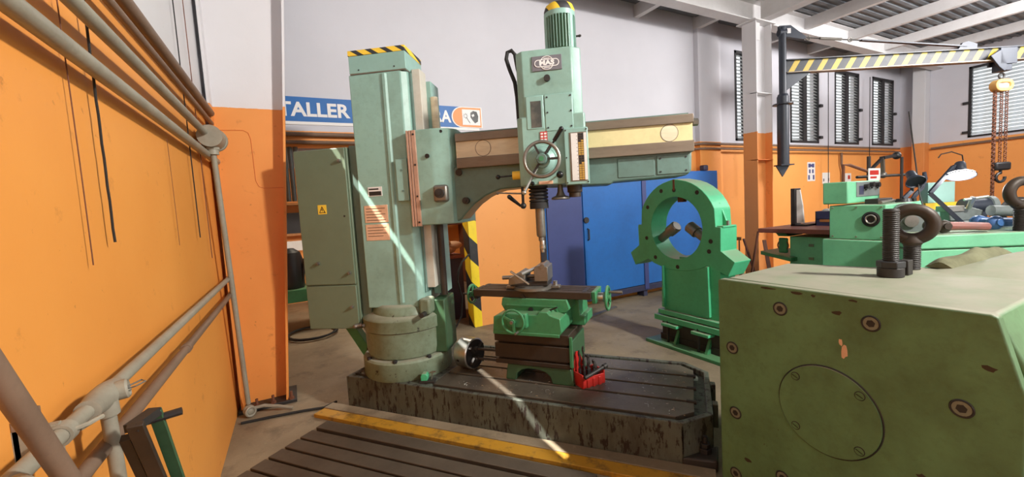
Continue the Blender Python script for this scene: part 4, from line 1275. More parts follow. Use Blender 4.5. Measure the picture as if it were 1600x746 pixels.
L().lathe([(0.07, -0.10), (0.14, -0.09), (0.15, -0.07), (0.15, 0.0), (0.135, 0.02), (0.05, 0.025)], (4.60, 1.54, 1.28), (-0.75, -0.65, 0), 36).build('face_plate', M['grey_machine'], lt, 0.0, 'round grey face plate')
L().cyl((4.68, 1.63, 1.28), (4.56, 1.51, 1.28), 0.05, n=20).build('spindle_nose', M['steel_dull'], lt)

bn = thing('surface_bench', 'bench with a thick maroon top beside the mint green lathe', 'bench', (5.3, 2.72, 0.0))
BM = Matrix.Translation((-5.3, -2.72, 0))


def Bn():
    return MB(BM)


Bn().box(5.0, 6.3, 2.24, 3.08, 1.105, 1.155).build('bench_top', M['maroon'], bn, 0.004)
Bn().box(5.12, 6.2, 2.28, 2.78, 0.62, 1.06).build('bench_cabinet', M['mint'], bn, 0.008)
Bn().box(5.16, 6.1, 2.30, 2.82, 0.0, 0.62).build('bench_base', M['machine_green'], bn)
Bn().prism([(2.78, 1.06), (2.90, 1.06), (2.93, 1.10), (2.84, 1.10), (2.80, 1.085)], 5.10, 5.4, 'x').build('bracket', M['machine_green'], bn, 0.004)
Bn().box(5.10, 5.14, 2.80, 2.90, 0.86, 1.04).build('latch_plate', M['machine_green'], bn, 0.015)
Bn().torus((5.11, 2.85, 0.95), (1, 0, 0), 0.06, 0.008, 20, 6).build('latch_ring', M['rust'], bn)
Bn().hexa([(5.0, 2.7, 0.78), (5.5, 2.7, 0.78), (5.5, 3.05, 0.84), (5.0, 3.05, 0.84)], [(5.0, 2.7, 0.82), (5.5, 2.7, 0.82), (5.5, 3.05, 0.88), (5.0, 3.05, 0.88)]).build('foot_wedge', M['machine_green'], bn)
for yy in (2.55, 2.38):
    Bn().box(5.112, 5.12, yy - 0.025, yy + 0.025, 0.80, 0.83).build('catch', M['turret'], bn)
    Bn().box(5.112, 5.12, yy - 0.025, yy + 0.025, 0.95, 0.98).build('catch', M['turret'], bn)
ap = thing('angle_plate', 'tall angle plate with a worn white cheek standing on the maroon bench', 'angle plate', (5.45, 2.88, 1.1555))
MB().box(-0.03, 0.10, 0.0, 0.05, 0.0, 0.46).build('back_plate', M['black'], ap, 0.004)
MB().prism([(-0.10, 0.04), (-0.02, 0.04), (-0.02, 0.44), (-0.055, 0.44), (-0.085, 0.25)], -0.03, -0.01, 'x').build('cheek', M['white'], ap)
MB().box(-0.03, 0.25, -0.13, 0.05, 0.0, 0.02).build('foot', M['black'], ap)
bt_ = thing('blue_crate', 'shallow blue crate full of rags on the maroon bench', 'crate', (5.55, 2.42, 1.1557))
MB().box(0.0, 0.4, -0.12, 0.30, 0.07, 0.08).box(0.0, 0.01, -0.12, 0.30, 0.0, 0.17).box(0.39, 0.40, -0.12, 0.30, 0.0, 0.17).box(0, 0.4, 0.29, 0.30, 0, 0.17).box(0, 0.4, -0.12, -0.11, 0, 0.17).build('crate_walls', M['blue_dark'], bt_)
MB().box(-0.03, -0.002, -0.06, 0.24, 0.045, 0.075).build('handle_rail', M['wood'], bt_)
for k, (mm, yy, r) in enumerate((('white', 0.0, 0.06), ('navy', 0.12, 0.07), ('white', 0.2, 0.05), ('cloth_tan', 0.06, 0.05))):
    o = tag(MB().ell((5.62 + 0.05 * (k % 2) + 0.13 * (k == 3), 2.40 + yy * 1.15, 1.325), (r * 1.3, r, r * 0.6), 10, 6).build('rag', M[mm]), ['white rag bunched at the near end of the blue crate', 'dark navy rag in the middle of the blue crate', 'white rag at the far end of the blue crate', 'tan rag between the white and navy rags in the blue crate'][k], 'rag', 'rags in the blue crate')

# bed with shackles, in its own frame
EO, EA = Vector((4.127, 1.332, 0.0)), radians(-36)
EF = frame(EO, EA)
bd = thing('machine_bed', 'mint green machine bed with a dusty top carrying two shackles', 'machine bed', EO, EA)
MB().box(0.0, 1.9, 0.0, 0.33, 0.0, 1.09).build('bed_body', M['mint'], bd, 0.01)
MB().box(-0.01, 1.9, -0.012, 0.335, 1.095, 1.20).build('bed_top', M['mint'], bd, 0.012)
tb = thing('tool_table', 'low grey steel table behind the machine bed carrying a bench vise and lamp', 'table', EF @ Vector((0.66, 0.37, 0)), EA)
MB().box(0.0, 1.3, 0.0, 0.62, 1.16, 1.2).build('table_top', M['grey_machine'], tb, 0.004)
for x in (0.03, 1.27):
    for y in (0.03, 0.59):
        MB().box(x - 0.025, x + 0.025, y - 0.025, y + 0.025, 0, 1.16).build('leg', M['dark_iron'], tb)


def shackle(loc, rz, body, label, s=1.0):
    k = thing('shackle', label, 'shackle', loc, rz)
    pts = [(-0.02, 0.055, 0.05), (0.06, 0.062, 0.045), (0.15, 0.060, 0.04), (0.22, 0.04, 0.035), (0.25, 0.0, 0.033), (0.22, -0.04, 0.035), (0.15, -0.060, 0.04), (0.06, -0.062, 0.045), (-0.02, -0.055, 0.05)]
    MB().tube([(a * s, b * s, c * s) for a, b, c in pts], [r * s for r in (0.032, 0.026, 0.025, 0.026, 0.027, 0.026, 0.025, 0.026, 0.032)], 10).build('bow', body, k)
    MB().cyl((-0.03 * s, -0.10 * s, 0.052 * s), (-0.03 * s, 0.10 * s, 0.052 * s), 0.022 * s, n=12).ell((-0.03 * s, -0.058 * s, 0.048 * s), (0.046 * s, 0.034 * s, 0.044 * s)).ell((-0.03 * s, 0.058 * s, 0.048 * s), (0.046 * s, 0.034 * s, 0.044 * s)).build('pin', M['riser'] if body is M['shackle_red'] else body, k)


shackle(EF @ Vector((0.26, 0.13, 1.2015)), EA + radians(-4), M['shackle_red'], 'worn reddish shackle lying on the dusty machine bed', 1.12)
shackle(EF @ Vector((0.68, 0.23, 1.2015)), EA + radians(-2), M['shackle_blue'], 'blue painted shackle lying right of the reddish one', 1.2)
eyebolt(EF @ Vector((0.712, 0.05, 1.2015)), 'dark eyebolt standing at the right end of the machine bed', 0.165, 0.085, 0.035, 0.045, EA)

# bench vise, teal boxes and a pulley on the tool table
bv = thing('bench_vise', 'grey bench vise with a bright handle on the tool table behind the shackles', 'vise', EF @ Vector((0.78, 0.62, 1.2005)), EA)
MB().cyl((0, 0, 0), (0, 0, 0.05), 0.10, 0.085, 20).build('vise_base', M['grey_machine'], bv)
MB().prism([(-0.12, 0.05), (0.12, 0.05), (0.13, 0.13), (0.05, 0.16), (-0.13, 0.15)], -0.05, 0.05, 'y').build('vise_body', M['grey_machine'], bv, 0.008)
MB().box(-0.15, -0.02, -0.06, 0.06, 0.13, 0.18).build('jaw', M['steel_dull'], bv, 0.004)
MB().cyl((-0.06, -0.10, 0.23), (0.10, -0.12, 0.25), 0.011, n=8).cyl((0.0, -0.07, 0.15), (0.0, -0.11, 0.25), 0.018, n=8).build('handle', M['steel'], bv)
tbx = thing('teal_parts_box', 'stacked teal parts box with a yellow rim under the lit lamp', 'box', EF @ Vector((0.70, 0.88, 1.2005)), EA)
MB().box(0.0, 0.28, 0.0, 0.2 - 0.1, 0.0, 0.14).box(0.02, 0.24, 0.0, 0.1, 0.20, 0.39).build('box_shell', M['teal_cover'], tbx, 0.004)
MB().box(0.0, 0.29, -0.005, 0.1, 0.14, 0.20).build('rim', M['yellow'], tbx)
pl = thing('drive_pulley', 'dark drive pulley wheel at the right end of the tool table', 'pulley', EF @ Vector((1.10, 0.50, 1.2005)), EA)
MB().torus((0, 0, 0.115), (0.3, 1, 0), 0.10, 0.018, 28, 8).cyl((-0.01, -0.03, 0.115), (0.01, 0.03, 0.115), 0.03, n=12).bar((-0.095, 0, 0.115), (0.095, 0, 0.115), 0.02, 0.02).bar((0, 0, 0.01), (0, 0, 0.21), 0.02, 0.02).build('rim', M['dark_iron'], pl)
MB().box(-0.14, 0.06, -0.05, 0.05, 0.0, 0.03).build('foot', M['dark_iron'], pl)
MB().cyl((-0.20, 0.0, 0.13), (0.0, 0.0, 0.115), 0.045, n=14).build('drum', M['grey_machine'], pl)


def desk_lamp(loc, rz, label, lit, pts, headdir, hr, scale=1.0):
    k = thing('work_lamp', label, 'lamp', loc, rz)
    MB().cyl((0, 0, 0), (0, 0, 0.03), 0.06, 0.05, 16).build('lamp_base', M['black'], k)
    P_ = [Vector(p) for p in pts]
    for a, b in zip(P_[:-1], P_[1:]):
        MB().bar(a, b, 0.022, 0.03).build('arm', M['jib'], k)
    e = P_[-1]
    d = Vector(headdir).normalized()
    MB().lathe([(0.028, 0.0), (0.035, 0.01), (0.038, 0.07), (0.05, 0.085), (hr, 0.12), (hr, 0.128), (hr * 0.96, 0.128), (hr * 0.9, 0.115), (0.03, 0.11)], e - d * 0.03, d, 26).build('lamp_shade', M['jib'], k)
    if lit:
        MB().lathe([(hr * 0.95, 0.112), (hr * 0.95, 0.118), (0.0, 0.12)], e - d * 0.03, d, 24).build('bulb', M['glow'], k, 0, 'glowing white lamp disc')
        ld = bpy.data.lights.new('work_lamp_light', 'POINT')
        ld.energy = 6
        ld.shadow_soft_size = 0.06
        lo_ = bpy.data.objects.new('work_lamp_light', ld)
        COL.objects.link(lo_)
        lo_.parent = k
        lo_.location = e + d * 0.14
    return k


desk_lamp(EF @ Vector((0.70, 0.50, 1.2005)), EA, 'lit work lamp with a wide dark shade over the tool table', True,
          [(0.0, 0.0, 0.03), (-0.19, 0.08, 0.30), (0.0, 0.1, 0.515), (0.05, 0.1, 0.52)], (-0.22, -0.36, -0.9), 0.095)
desk_lamp((4.95, 1.70, 1.4305), 0, 'unlit black work lamp on the mint green lathe', False, [(0, 0, 0.03), (0.06, -0.04, 0.10), (-0.03, -0.06, 0.24)], (-0.5, -0.5, -0.7), 0.07)
tag(MB(EF).tube([(0.60, 0.62, 1.80), (0.62, 0.62, 1.83), (0.70, 0.62, 1.845), (0.78, 0.62, 1.81), (0.79, 0.62, 1.75), (0.77, 0.6, 1.72)], 0.005, 6).build('lamp_cable', M['rubber']), 'thin cable looping over the lit work lamp', 'cable')
tag(MB(EF).tube([(0.45, 0.5, 1.2), (0.46, 0.62, 1.50), (0.56, 0.8, 1.75), (0.78, 1.2, 2.30)], 0.006, 6).build('slant_rod', M['dark_iron']), 'thin dark rod slanting up behind the lit work lamp', 'rod')

# clutter on the lathe and on the tool table
fh = thing('coolant_hose', 'jointed dark coolant hose curving up beside the unlit lamp', 'hose', (5.05, 1.68, 1.4305))
MB().tube([(0.0, 0.0, 0.0), (0.03, -0.02, 0.06), (0.08, -0.05, 0.12), (0.10, -0.06, 0.20), (0.085, -0.06, 0.26)], [0.016, 0.020, 0.016, 0.020, 0.014], 8).build('hose_links', M['jib'], fh)
MB().box(-0.03, 0.03, -0.03, 0.03, 0.0, 0.03).build('hose_base', M['dark_iron'], fh, 0.003)
tag(MB().cyl((4.50, 1.70, 1.446), (4.98, 1.78, 1.446), 0.014, n=8).build('steel_rod', M['steel_dull']), 'long pale steel rod lying on top of the mint headstock', 'rod')
tag(MB().box(4.66, 5.1, 1.82, 1.875, 1.4305, 1.452).build('blue_ruler', M['blue'], None, 0.003), 'blue metal straightedge lying below the control panel', 'straightedge')
tg = thing('tool_grinder', 'dark grinder with a small wheel behind the bench vise', 'grinder', EF @ Vector((0.98, 0.62, 1.2005)), EA)
MB().cyl((-0.09, 0.12, 0.16), (0.09, 0.12, 0.16), 0.07, n=20).box(-0.06, 0.06, 0.07, 0.17, 0.0, 0.12).build('motor_body', M['jib'], tg)
MB().cyl((0.09, 0.12, 0.16), (0.13, 0.12, 0.16), 0.085, n=20).build('grinding_wheel', M['grey_machine'], tg)

# pipe frame with lamp arms above the lathe
pf = thing('lamp_stand', 'tubular stand with jointed lamp arms rising behind the mint control box', 'stand', (5.35, 2.12, 0.0))
MB().cyl((0, 0, 0), (0, 0, 1.90), 0.018, n=8).cyl((0.42, -0.12, 0), (0.42, -0.12, 1.88), 0.014, n=8).cyl((-0.2, 0.02, 1.69), (0.5, -0.13, 1.69), 0.014, n=8).build('frame', M['dark_iron'], pf)
MB().tube([(-0.38, 0.06, 1.62), (-0.40, 0.05, 1.82), (-0.30, 0.04, 1.815), (0.0, 0.0, 1.74)], 0.014, 6).build('lamp_arm', M['rust'], pf)
MB().bar((0.0, 0.0, 1.74), (0.22, -0.03, 1.88), 0.03, 0.02).bar((0.22, -0.03, 1.88), (0.42, -0.06, 1.90), 0.05, 0.03).ell((0.44, -0.07, 1.90), 0.04).build('lamp_arm', M['black'], pf)
MB().bar((0.22, -0.03, 1.88), (0.24, -0.03, 1.72), 0.03, 0.03).ell((0.24, -0.03, 1.70), 0.035).build('joint', M['steel_dull'], pf)
sg = thing('notice_card', 'small white card with a red print standing above the control panel', 'card', (5.05, 2.0, 1.646))
MB().box(0.0, 0.24, 0.0, 0.006, 0.0, 0.12).build('card', M['white'], sg)
MB().box(0.02, 0.20, -0.002, 0.0, 0.055, 0.10).box(0.03, 0.16, -0.002, 0.0, 0.02, 0.04).build('red_print', M['red'], sg)

# chair and scrap bars by the crane column
ch = thing('wooden_chair', 'spindle back wooden chair behind the green steady rest', 'chair', (5.75, 4.02, 0), radians(-55))
MB().box(-0.2, 0.2, -0.2, 0.2, 0.42, 0.45).build('seat', M['wood'], ch, 0.006)
for x in (-0.18, 0.18):
    for y in (-0.18, 0.18):
        MB().cyl((x, y, 0), (x, y, 0.43), 0.018, n=8).build('leg', M['wood'], ch)
MB().box(-0.2, 0.2, 0.17, 0.2, 0.88, 0.93).build('top_rail', M['wood'], ch, 0.006)
for k in range(6):
    MB().cyl((-0.17 + k * 0.068, 0.185, 0.45), (-0.17 + k * 0.068, 0.185, 0.89), 0.011, n=6).build('spindle', M['wood'], ch)
for i, (a, b) in enumerate((((6.02, 3.88, 0.0), (6.06, 3.73, 1.02)), ((6.26, 3.80, 0.0), (6.05, 3.95, 0.90)), ((6.15, 3.55, 0.0), (6.42, 3.86, 0.85)))):
    tag(MB().bar(a, b, 0.05, 0.02).build('scrap_bar', M['rust']), ['tallest rusty bar leaning beside the crane column', 'rusty bar crossing the tallest one beside the crane column', 'short rusty bar right of the two crossed ones'][i], 'steel bar', 'scrap bars by the crane column')

# ------------------------------------------------------------------ jib crane and chain hoist
JP = Vector((7.42, 4.12, 0))
JD = Vector((0.886, -0.464, 0)).normalized()
JA = atan2(JD.y, JD.x)
jc = thing('jib_crane', 'wall mounted jib crane with a yellow and black striped boom', 'jib crane', JP, JA)
MB().cyl((0, 0, 3.1), (0, 0, 4.28), 0.055, n=20).build('upper_post', M['jib'], jc)
MB().cyl((0, 0, 2.03), (0, 0, 3.16), 0.088, n=24).lathe([(0.088, 3.15), (0.07, 3.2), (0.055, 3.2)], n=24).build('lower_post', M['jib'], jc)
MB().lathe([(0.09, 3.02), (0.15, 3.025), (0.15, 3.045), (0.09, 3.05)], n=24).build('collar', M['jib'], jc)
MB().box(-0.10, 0.12, -0.10, 0.10, 2.015, 2.035).prism([(-0.13, 2.02), (0.10, 2.02), (-0.02, 1.83)], -0.012, 0.012, 'y').build('lower_bracket', M['jib'], jc)
MB().prism([(-0.06, 4.14), (0.35, 4.06), (0.38, 4.10), (0.12, 4.30), (-0.06, 4.30)], -0.03, 0.03, 'y').cyl((-0.06, 0, 4.2), (0.05, 0, 4.2), 0.06, n=12).build('upper_bracket', M['jib'], jc)
MB().box(0.06, 0.12, -0.035, 0.035, 4.17, 4.25).build('tie_lug', M['white_steel'], jc)
bm_ = MB().box(0.04, 4.25, -0.008, 0.008, 3.545, 3.735).build('boom', M['hz_boom'], jc, 0, 'striped I section boom')
MB().box(0.04, 4.25, -0.06, 0.06, 3.735, 3.75).build('top_flange', M['jib'], bm_)
MB().box(0.04, 4.25, -0.06, 0.06, 3.53, 3.545).build('bottom_flange', M['rail_dark'], bm_)
MB().prism([(0.05, 3.53), (0.46, 3.53), (0.05, 3.25)], -0.008, 0.008, 'y').build('gusset', M['jib'], jc)
tr_ = MB()
tr_.cyl((0.33, 0, 4.10), (1.5, 0, 3.98), 0.010, n=8)
tr_.build('tie_rod', M['dark_iron'], jc)
MB().torus((0.42, 0, 4.09), (0, 1, 0), 0.035, 0.01, 16, 6).cyl((0.62, 0, 4.072), (0.98, 0, 4.035), 0.022, n=10).torus((1.12, 0, 4.02), (0, 1, 0), 0.03, 0.01, 16, 6).build('turnbuckle', M['steel_dull'], jc)
MB().bar((1.30, 0, 4.0), (3.05, 0, 3.80), 0.02, 0.06, (0, 1, 0)).build('tie_bar', M['jib'], jc)
MB().prism([(2.9, 3.75), (3.22, 3.75), (3.22, 3.83), (3.08, 3.88), (2.98, 3.86)], -0.02, 0.02, 'y').build('boom_lug', M['jib'], jc)

hk = thing('chain_hoist', 'manual chain hoist with a yellow body hanging from the striped boom', 'chain hoist', JP + JD * 3.66, JA)
MB().box(-0.14, 0.14, -0.10, -0.07, 3.46, 3.72).box(-0.14, 0.14, 0.07, 0.10, 3.46, 3.72).box(-0.08, 0.08, -0.08, 0.08, 3.36, 3.52).prism([(-0.30, 3.60), (-0.12, 3.70), (-0.02, 3.42), (-0.06, 3.34), (-0.16, 3.42)], -0.1, -0.07, 'y').build('trolley', M['jib'], hk, 0.006)
MB().torus((0, 0, 3.29), (0, 1, 0), 0.045, 0.014, 20, 8).build('top_hook', M['dark_iron'], hk)
q = [(x, z + 3.13) for x, z in pill(0.30, 0.20)]
q2 = [(x, z + 3.13) for x, z in pill(0.20, 0.08)]
MB().ringplate(q, q2, -0.06, 0.06, 'y').build('hoist_body', M['hoist_yellow'], hk, 0.01, 'worn yellow hoist body')
MB().prism(q2, -0.03, 0.03, 'y').build('body_panel', M['white'], hk)
link = MB().torus((0, 0, 0), (0, 1, 0), 0.014, 0.005, 8, 5)
lme = link.mesh('chain_link')
lme.materials.append(M['rust'])


def chain(x, yo, z0, z1, parent):
    c = MB()
    z, k = z0, 0
    while z > z1:
        c.torus((x, yo, z), (0, 1, 0) if k % 2 else (1, 0, 0), 0.021, 0.007, 8, 5)
        z -= 0.036
        k += 1
    return c.build('chain', M['rust'], parent, kind='stuff')


chain(-0.11, 0.0, 3.03, 0.95, hk)
chain(-0.07, 0.02, 3.03, 0.95, hk)
chain(0.01, 0.0, 3.03, 1.86, hk)
chain(0.10, 0.0, 3.03, 1.86, hk)
MB().box(-0.10, 0.17, -0.05, 0.05, 1.72, 1.86).build('hook_block', M['black'], hk, 0.03)
MB().torus((0.03, 0, 1.60), (0, 1, 0), 0.075, 0.022, 20, 8, 0.6, 5.6).cyl((0.03, 0, 1.73), (0.03, 0, 1.66), 0.02, n=8).build('load_hook', M['black'], hk)
MB().torus((-0.09, 0.01, 0.95), (0, 1, 0), 0.03, 0.006, 14, 5).build('chain_loop', M['rust'], hk)

# ------------------------------------------------------------------ sign, posters and pipes on the back wall
sgn = thing('workshop_sign', 'blue wall sign with white letters reading TALLER SOLDADURA', 'sign', (0.0, WB, 2.793))
MB().box(-0.40, 2.30, -0.012, 0.0, -0.132, 0.132).build('sign_board', M['sign_blue'], sgn)
MB().box(-0.40, 2.30, -0.011, 0.0, -0.165, -0.132).build('white_border', M['sign_white'], sgn)
R90 = Matrix.Rotation(pi / 2, 4, 'X')


def letters(body, x0, x1, size):
    me = text_mesh(body, size, M['sign_white'], 0.001, 0.006, 'LEFT')
    xs = [v.co.x for v in me.vertices]
    zs = [v.co.y for v in me.vertices]
    sx = (x1 - x0) / (max(xs) - min(xs))
    sz = 0.155 / (max(zs) - min(zs))
    for v in me.vertices:
        v.co.x = (v.co.x - min(xs)) * sx
        v.co.y = (v.co.y - (max(zs) + min(zs)) / 2) * sz
    inst('lettering', me, sgn, Matrix.Translation((x0, -0.0135, 0.0)) @ R90, 'white capital letters ' + body)


letters('TALLER', -0.035, 0.695, 0.2)
letters('SOLDADURA', 0.865, 1.915, 0.2)
wsg = thing('welding_sign', 'orange rounded sign with a welding mask pictogram at the end of the blue sign', 'sign', (2.15, WB - 0.0135, 2.793))
q = [(-0.085 + 0.132 * cos(radians(90 + k * 15)), 0.132 * sin(radians(90 + k * 15))) for k in range(13)] + [(0.185, -0.135), (0.185, 0.135)]
MB().prism([(a * 1.06, b * 1.0) for a, b in q], -0.004, 0.0, 'y').build('white_edge', M['sign_white'], wsg)
MB().prism([(a * 0.98, b * 0.93) for a, b in q], -0.007, -0.003, 'y').build('orange_board', M['sign_orange'], wsg)
MB().box(-0.085, 0.165, -0.010, -0.006, -0.10, 0.10).build('picture_field', M['sign_white'], wsg)
MB().prism([(0.03, 0.06), (0.07, 0.085), (0.12, 0.075), (0.14, 0.02), (0.13, -0.05), (0.09, -0.075), (0.05, -0.03), (0.03, 0.0)], -0.012, -0.009, 'y').build('mask_mark', M['black_gloss'], wsg)
MB().prism([(0.045, 0.03), (0.075, 0.045), (0.085, 0.02), (0.055, 0.005)], -0.0135, -0.011, 'y').build('mask_window', M['sign_white'], wsg)
sp_ = MB()
for k in range(8):
    a = pi / 4 * k
    sp_.bar((-0.04 + 0.015 * cos(a), -0.011, 0.015 + 0.015 * sin(a)), (-0.04 + 0.035 * cos(a), -0.011, 0.015 + 0.035 * sin(a)), 0.006, 0.002, (0, 1, 0))
sp_.bar((-0.03, -0.011, 0.0), (0.02, -0.011, -0.075), 0.008, 0.002, (0, 1, 0)).build('spark_mark', M['black_gloss'], wsg)


def poster(name, x0, x1, z0, z1, label, cat, marks, base='white'):
    k = thing(name, label, cat, ((x0 + x1) / 2, WB, z0))
    w_, h_ = (x1 - x0) / 2, z1 - z0
    MB().box(-w_, w_, -0.006, 0.0, 0.0, h_).build('sheet', M[base], k)
    for (a, b, c, d, mt) in marks:
        MB().box(-w_ + a * 2 * w_, -w_ + b * 2 * w_, -0.008, -0.006, c * h_, d * h_).build('print', M[mt], k)


poster('safety_poster', 10.18, 10.49, 1.77, 2.19, 'narrow blue and white safety poster left of the control box', 'poster',
       [(0.12, 0.42, 0.72, 0.92, 'blue_dark'), (0.58, 0.88, 0.72, 0.92, 'blue_dark'), (0.4, 0.6, 0.76, 0.88, 'blue_dark'), (0.2, 0.4, 0.42, 0.62, 'blue_dark'), (0.6, 0.8, 0.42, 0.62, 'blue_dark'), (0.1, 0.3, 0.08, 0.32, 'blue_dark'), (0.7, 0.9, 0.08, 0.32, 'blue_dark')])
poster('notice_sheet', 10.80, 11.12, 1.70, 1.95, 'white notice sheet right of the blue safety poster', 'notice', [(0.1, 0.25, 0.2, 0.45, 'grey_label'), (0.75, 0.9, 0.2, 0.5, 'grey_label')])
poster('notice_sheet', 11.75, 12.1, 1.66, 1.92, 'white notice sheet with a red mark above the control box', 'notice', [(0.55, 0.85, 0.45, 0.8, 'red')])
poster('safety_poster', 7.93, 8.05, 1.75, 2.35, 'narrow blue poster half hidden by the crane column', 'poster', [(0.1, 0.9, 0.1, 0.9, 'blue_dark')], 'blue_dark')


def pipe(name, pts, r, mat, label, cat='pipe', n=10, group=None):
    return tag(MB().tube(pts, r, n).build(name, mat), label, cat, group)


pipe('wall_conduit', [(-0.5, WB - 0.05, 2.515), (6.50, WB - 0.05, 2.515), (6.6, WB - 0.14, 2.515), (14.3, WB - 0.14, 2.515)], 0.024, M['pipe_brown'], 'upper grey conduit running along the back wall under the sign and windows', 'conduit')
pipe('wall_conduit', [(-0.5, WB - 0.05, 2.43), (6.50, WB - 0.05, 2.43), (6.6, WB - 0.14, 2.43), (14.3, WB - 0.14, 2.43)], 0.020, M['pipe_brown'], 'lower grey conduit running along the back wall', 'conduit')
pipe('wall_conduit', [(WR - 0.05, 4.5, 2.44), (WR - 0.05, 3.9, 2.46), (WR - 0.05, 1.0, 2.52)], 0.03, M['pipe_brown'], 'conduit along the end wall under the wide window', 'conduit')
pipe('drop_conduit', [(11.52, WB - 0.06, 2.40), (11.52, WB - 0.06, 2.15), (11.60, WB - 0.06, 1.98), (11.60, WB - 0.06, 1.70)], 0.025, M['pipe_brown'], 'conduit dropping down the wall above the control box', 'conduit')
for x, z, lb in ((7.75, 1.6, 'window cord hanging left of the crane column'), (10.70, 0.9, 'window cord hanging right of the blue poster'), (12.6, 1.3, 'window cord hanging near the lamp stand')):
    pipe('window_cord', [(x, WB - 0.17, 4.2), (x, WB - 0.17, z)], 0.008, M['rubber'], lb, 'cord', 5)

# jamb of the opening, painted with hazard stripes
hj = MB()
hj.box(2.045, 2.165, WB - 0.006, WB, 0.0, 2.2)
hj.box(2.044, 2.05, WB - 0.006, WB + 0.18, 0.0, 2.2)
struct(hj.build('trim_2', M['hz_pier']), 'yellow and black striped corner of the orange wall by the opening')
tag(MB().torus((2.10, WB - 0.02, 1.66), (0, 1, 0), 0.035, 0.008, 20, 6).build('wall_ring', M['black']), 'black ring hanging on the striped wall corner', 'ring')

# blue steel doors
bd_ = thing('blue_locker', 'long bright blue steel locker with doors behind the drill arm', 'locker', (5.1, WB - 0.18, 0.0))
KM = Matrix.Translation((-5.1, -(WB - 0.18), 0))


def K():
    return MB(KM)


y0 = WB - 0.16
K().box(3.16, 6.90, y0, WB - 0.005, 0.20, 2.03).build('locker_body', M['blue'], bd_)
K().box(3.18, 3.80, y0 - 0.02, y0, 0.24, 2.02).build('door', M['blue_dark'], bd_, 0.004, 'darker indigo door')
K().box(3.82, 5.0, y0 - 0.025, y0, 0.20, 2.02).build('door', M['blue'], bd_, 0.004)
dr = bd_.children[-1]
K().box(5.0, 5.09, y0 - 0.04, y0, 0.12, 2.03).build('post', M['blue_dark'], bd_, 0.004)
K().box(5.10, 6.88, y0 - 0.02, y0, 0.20, 2.0).build('door', M['blue'], bd_, 0.004)
K().cyl((3.86, y0 - 0.045, 1.33), (3.86, y0 - 0.02, 1.33), 0.045, n=12).build('lock', M['dark_iron'], dr)
K().tube([(3.88, y0 - 0.03, 1.20), (3.88, y0 - 0.06, 1.19), (3.88, y0 - 0.06, 1.04), (3.88, y0 - 0.03, 1.03)], 0.012, 6).build('handle', M['dark_iron'], dr)
K().box(3.16, 6.90, y0 - 0.03, y0 + 0.02, 0.10, 0.19).build('bottom_rail', M['navy'], bd_, 0.004)
for x in (3.2, 5.04, 6.8):
    K().box(x - 0.04, x + 0.04, y0, WB - 0.01, 0.0, 0.20).build('foot', M['navy'], bd_)
tag(MB().bar((3.25, 4.45, 0.012), (4.15, 4.72, 0.012), 0.05, 0.02).build('floor_strip', M['steel_dull']), 'pale metal strip lying on the floor below the blue locker', 'strip')
tag(MB().box(6.5, 6.62, WB - 0.2, WB - 0.10, 2.031, 2.13).build('small_box', M['navy'], None, 0.02), 'small dark box on the right end of the blue locker', 'box')

# ------------------------------------------------------------------ left wall: conduits, handrail, cords
px = -0.49
pipe('wall_pipe', [(px, -1.5, 2.094), (px, 4.06, 2.094)], 0.025, M['pipe'], 'lowest thick grey pipe high on the orange wall', 'pipe', 16)
pipe('wall_pipe', [(px + 0.01, -1.5, 2.235), (px + 0.01, 3.52, 2.235)], 0.023, M['pipe'], 'grey pipe running into the round junction box', 'pipe', 16)
pipe('wall_pipe', [(px - 0.005, -1.5, 2.395), (px - 0.005, 4.06, 2.395)], 0.016, M['pipe_brown'], 'thin brownish pipe below the white part of the wall', 'pipe', 14)
pipe('wall_pipe', [(px - 0.005, -1.5, 2.475), (px - 0.005, 4.06, 2.475)], 0.027, M['pipe_brown'], 'topmost thick pipe along the edge of the white paint', 'pipe', 16)
jb = thing('junction_box', 'round grey conduit junction box with a long pipe dropping to the floor', 'junction box', (-0.452, 3.62, 2.21))
MB().cyl((0, -0.085, 0), (0, 0.10, 0), 0.075, n=24).lathe([(0.082, 0.10), (0.085, 0.105), (0.085, 0.125), (0.07, 0.13)], (0, 0, 0), (0, 1, 0), 24).build('box_body', M['pipe'], jb)
MB().cyl((0, 0, -0.06), (0, 0, -0.12), 0.036, n=16).cyl((0, 0, -0.07), (0, 0, -0.085), 0.044, n=6).build('gland', M['pipe'], jb)
for k in range(4):
    a = radians(45 + 90 * k)
    MB().cyl((0.07 * cos(a), 0.12, 0.07 * sin(a)), (0.07 * cos(a), 0.145, 0.07 * sin(a)), 0.008, n=6).build('cover_bolt', M['pipe'], jb)
MB().tube([(0, 0, -0.10), (0.0, 0.12, -0.7), (0.0, 0.25, -1.4), (0.0, 0.37, -2.1)], 0.019, 12).build('drop_pipe', M['pipe'], jb, 0, 'pale grey conduit reaching down to the floor')
MB().ell((0.0, 0.37, -2.158), (0.045, 0.04, 0.045), 16, 10).torus((0.015, 0.335, -2.16), (0.5, -1, 0), 0.035, 0.01, 20, 6).build('pipe_elbow', M['pipe'], jb)
MB().tube([(0.03, 0.37, -2.15), (0.11, 0.36, -2.145), (0.21, 0.33, -2.165), (0.32, 0.28, -2.192)], 0.014, 8).build('floor_pipe', M['pipe'], jb)

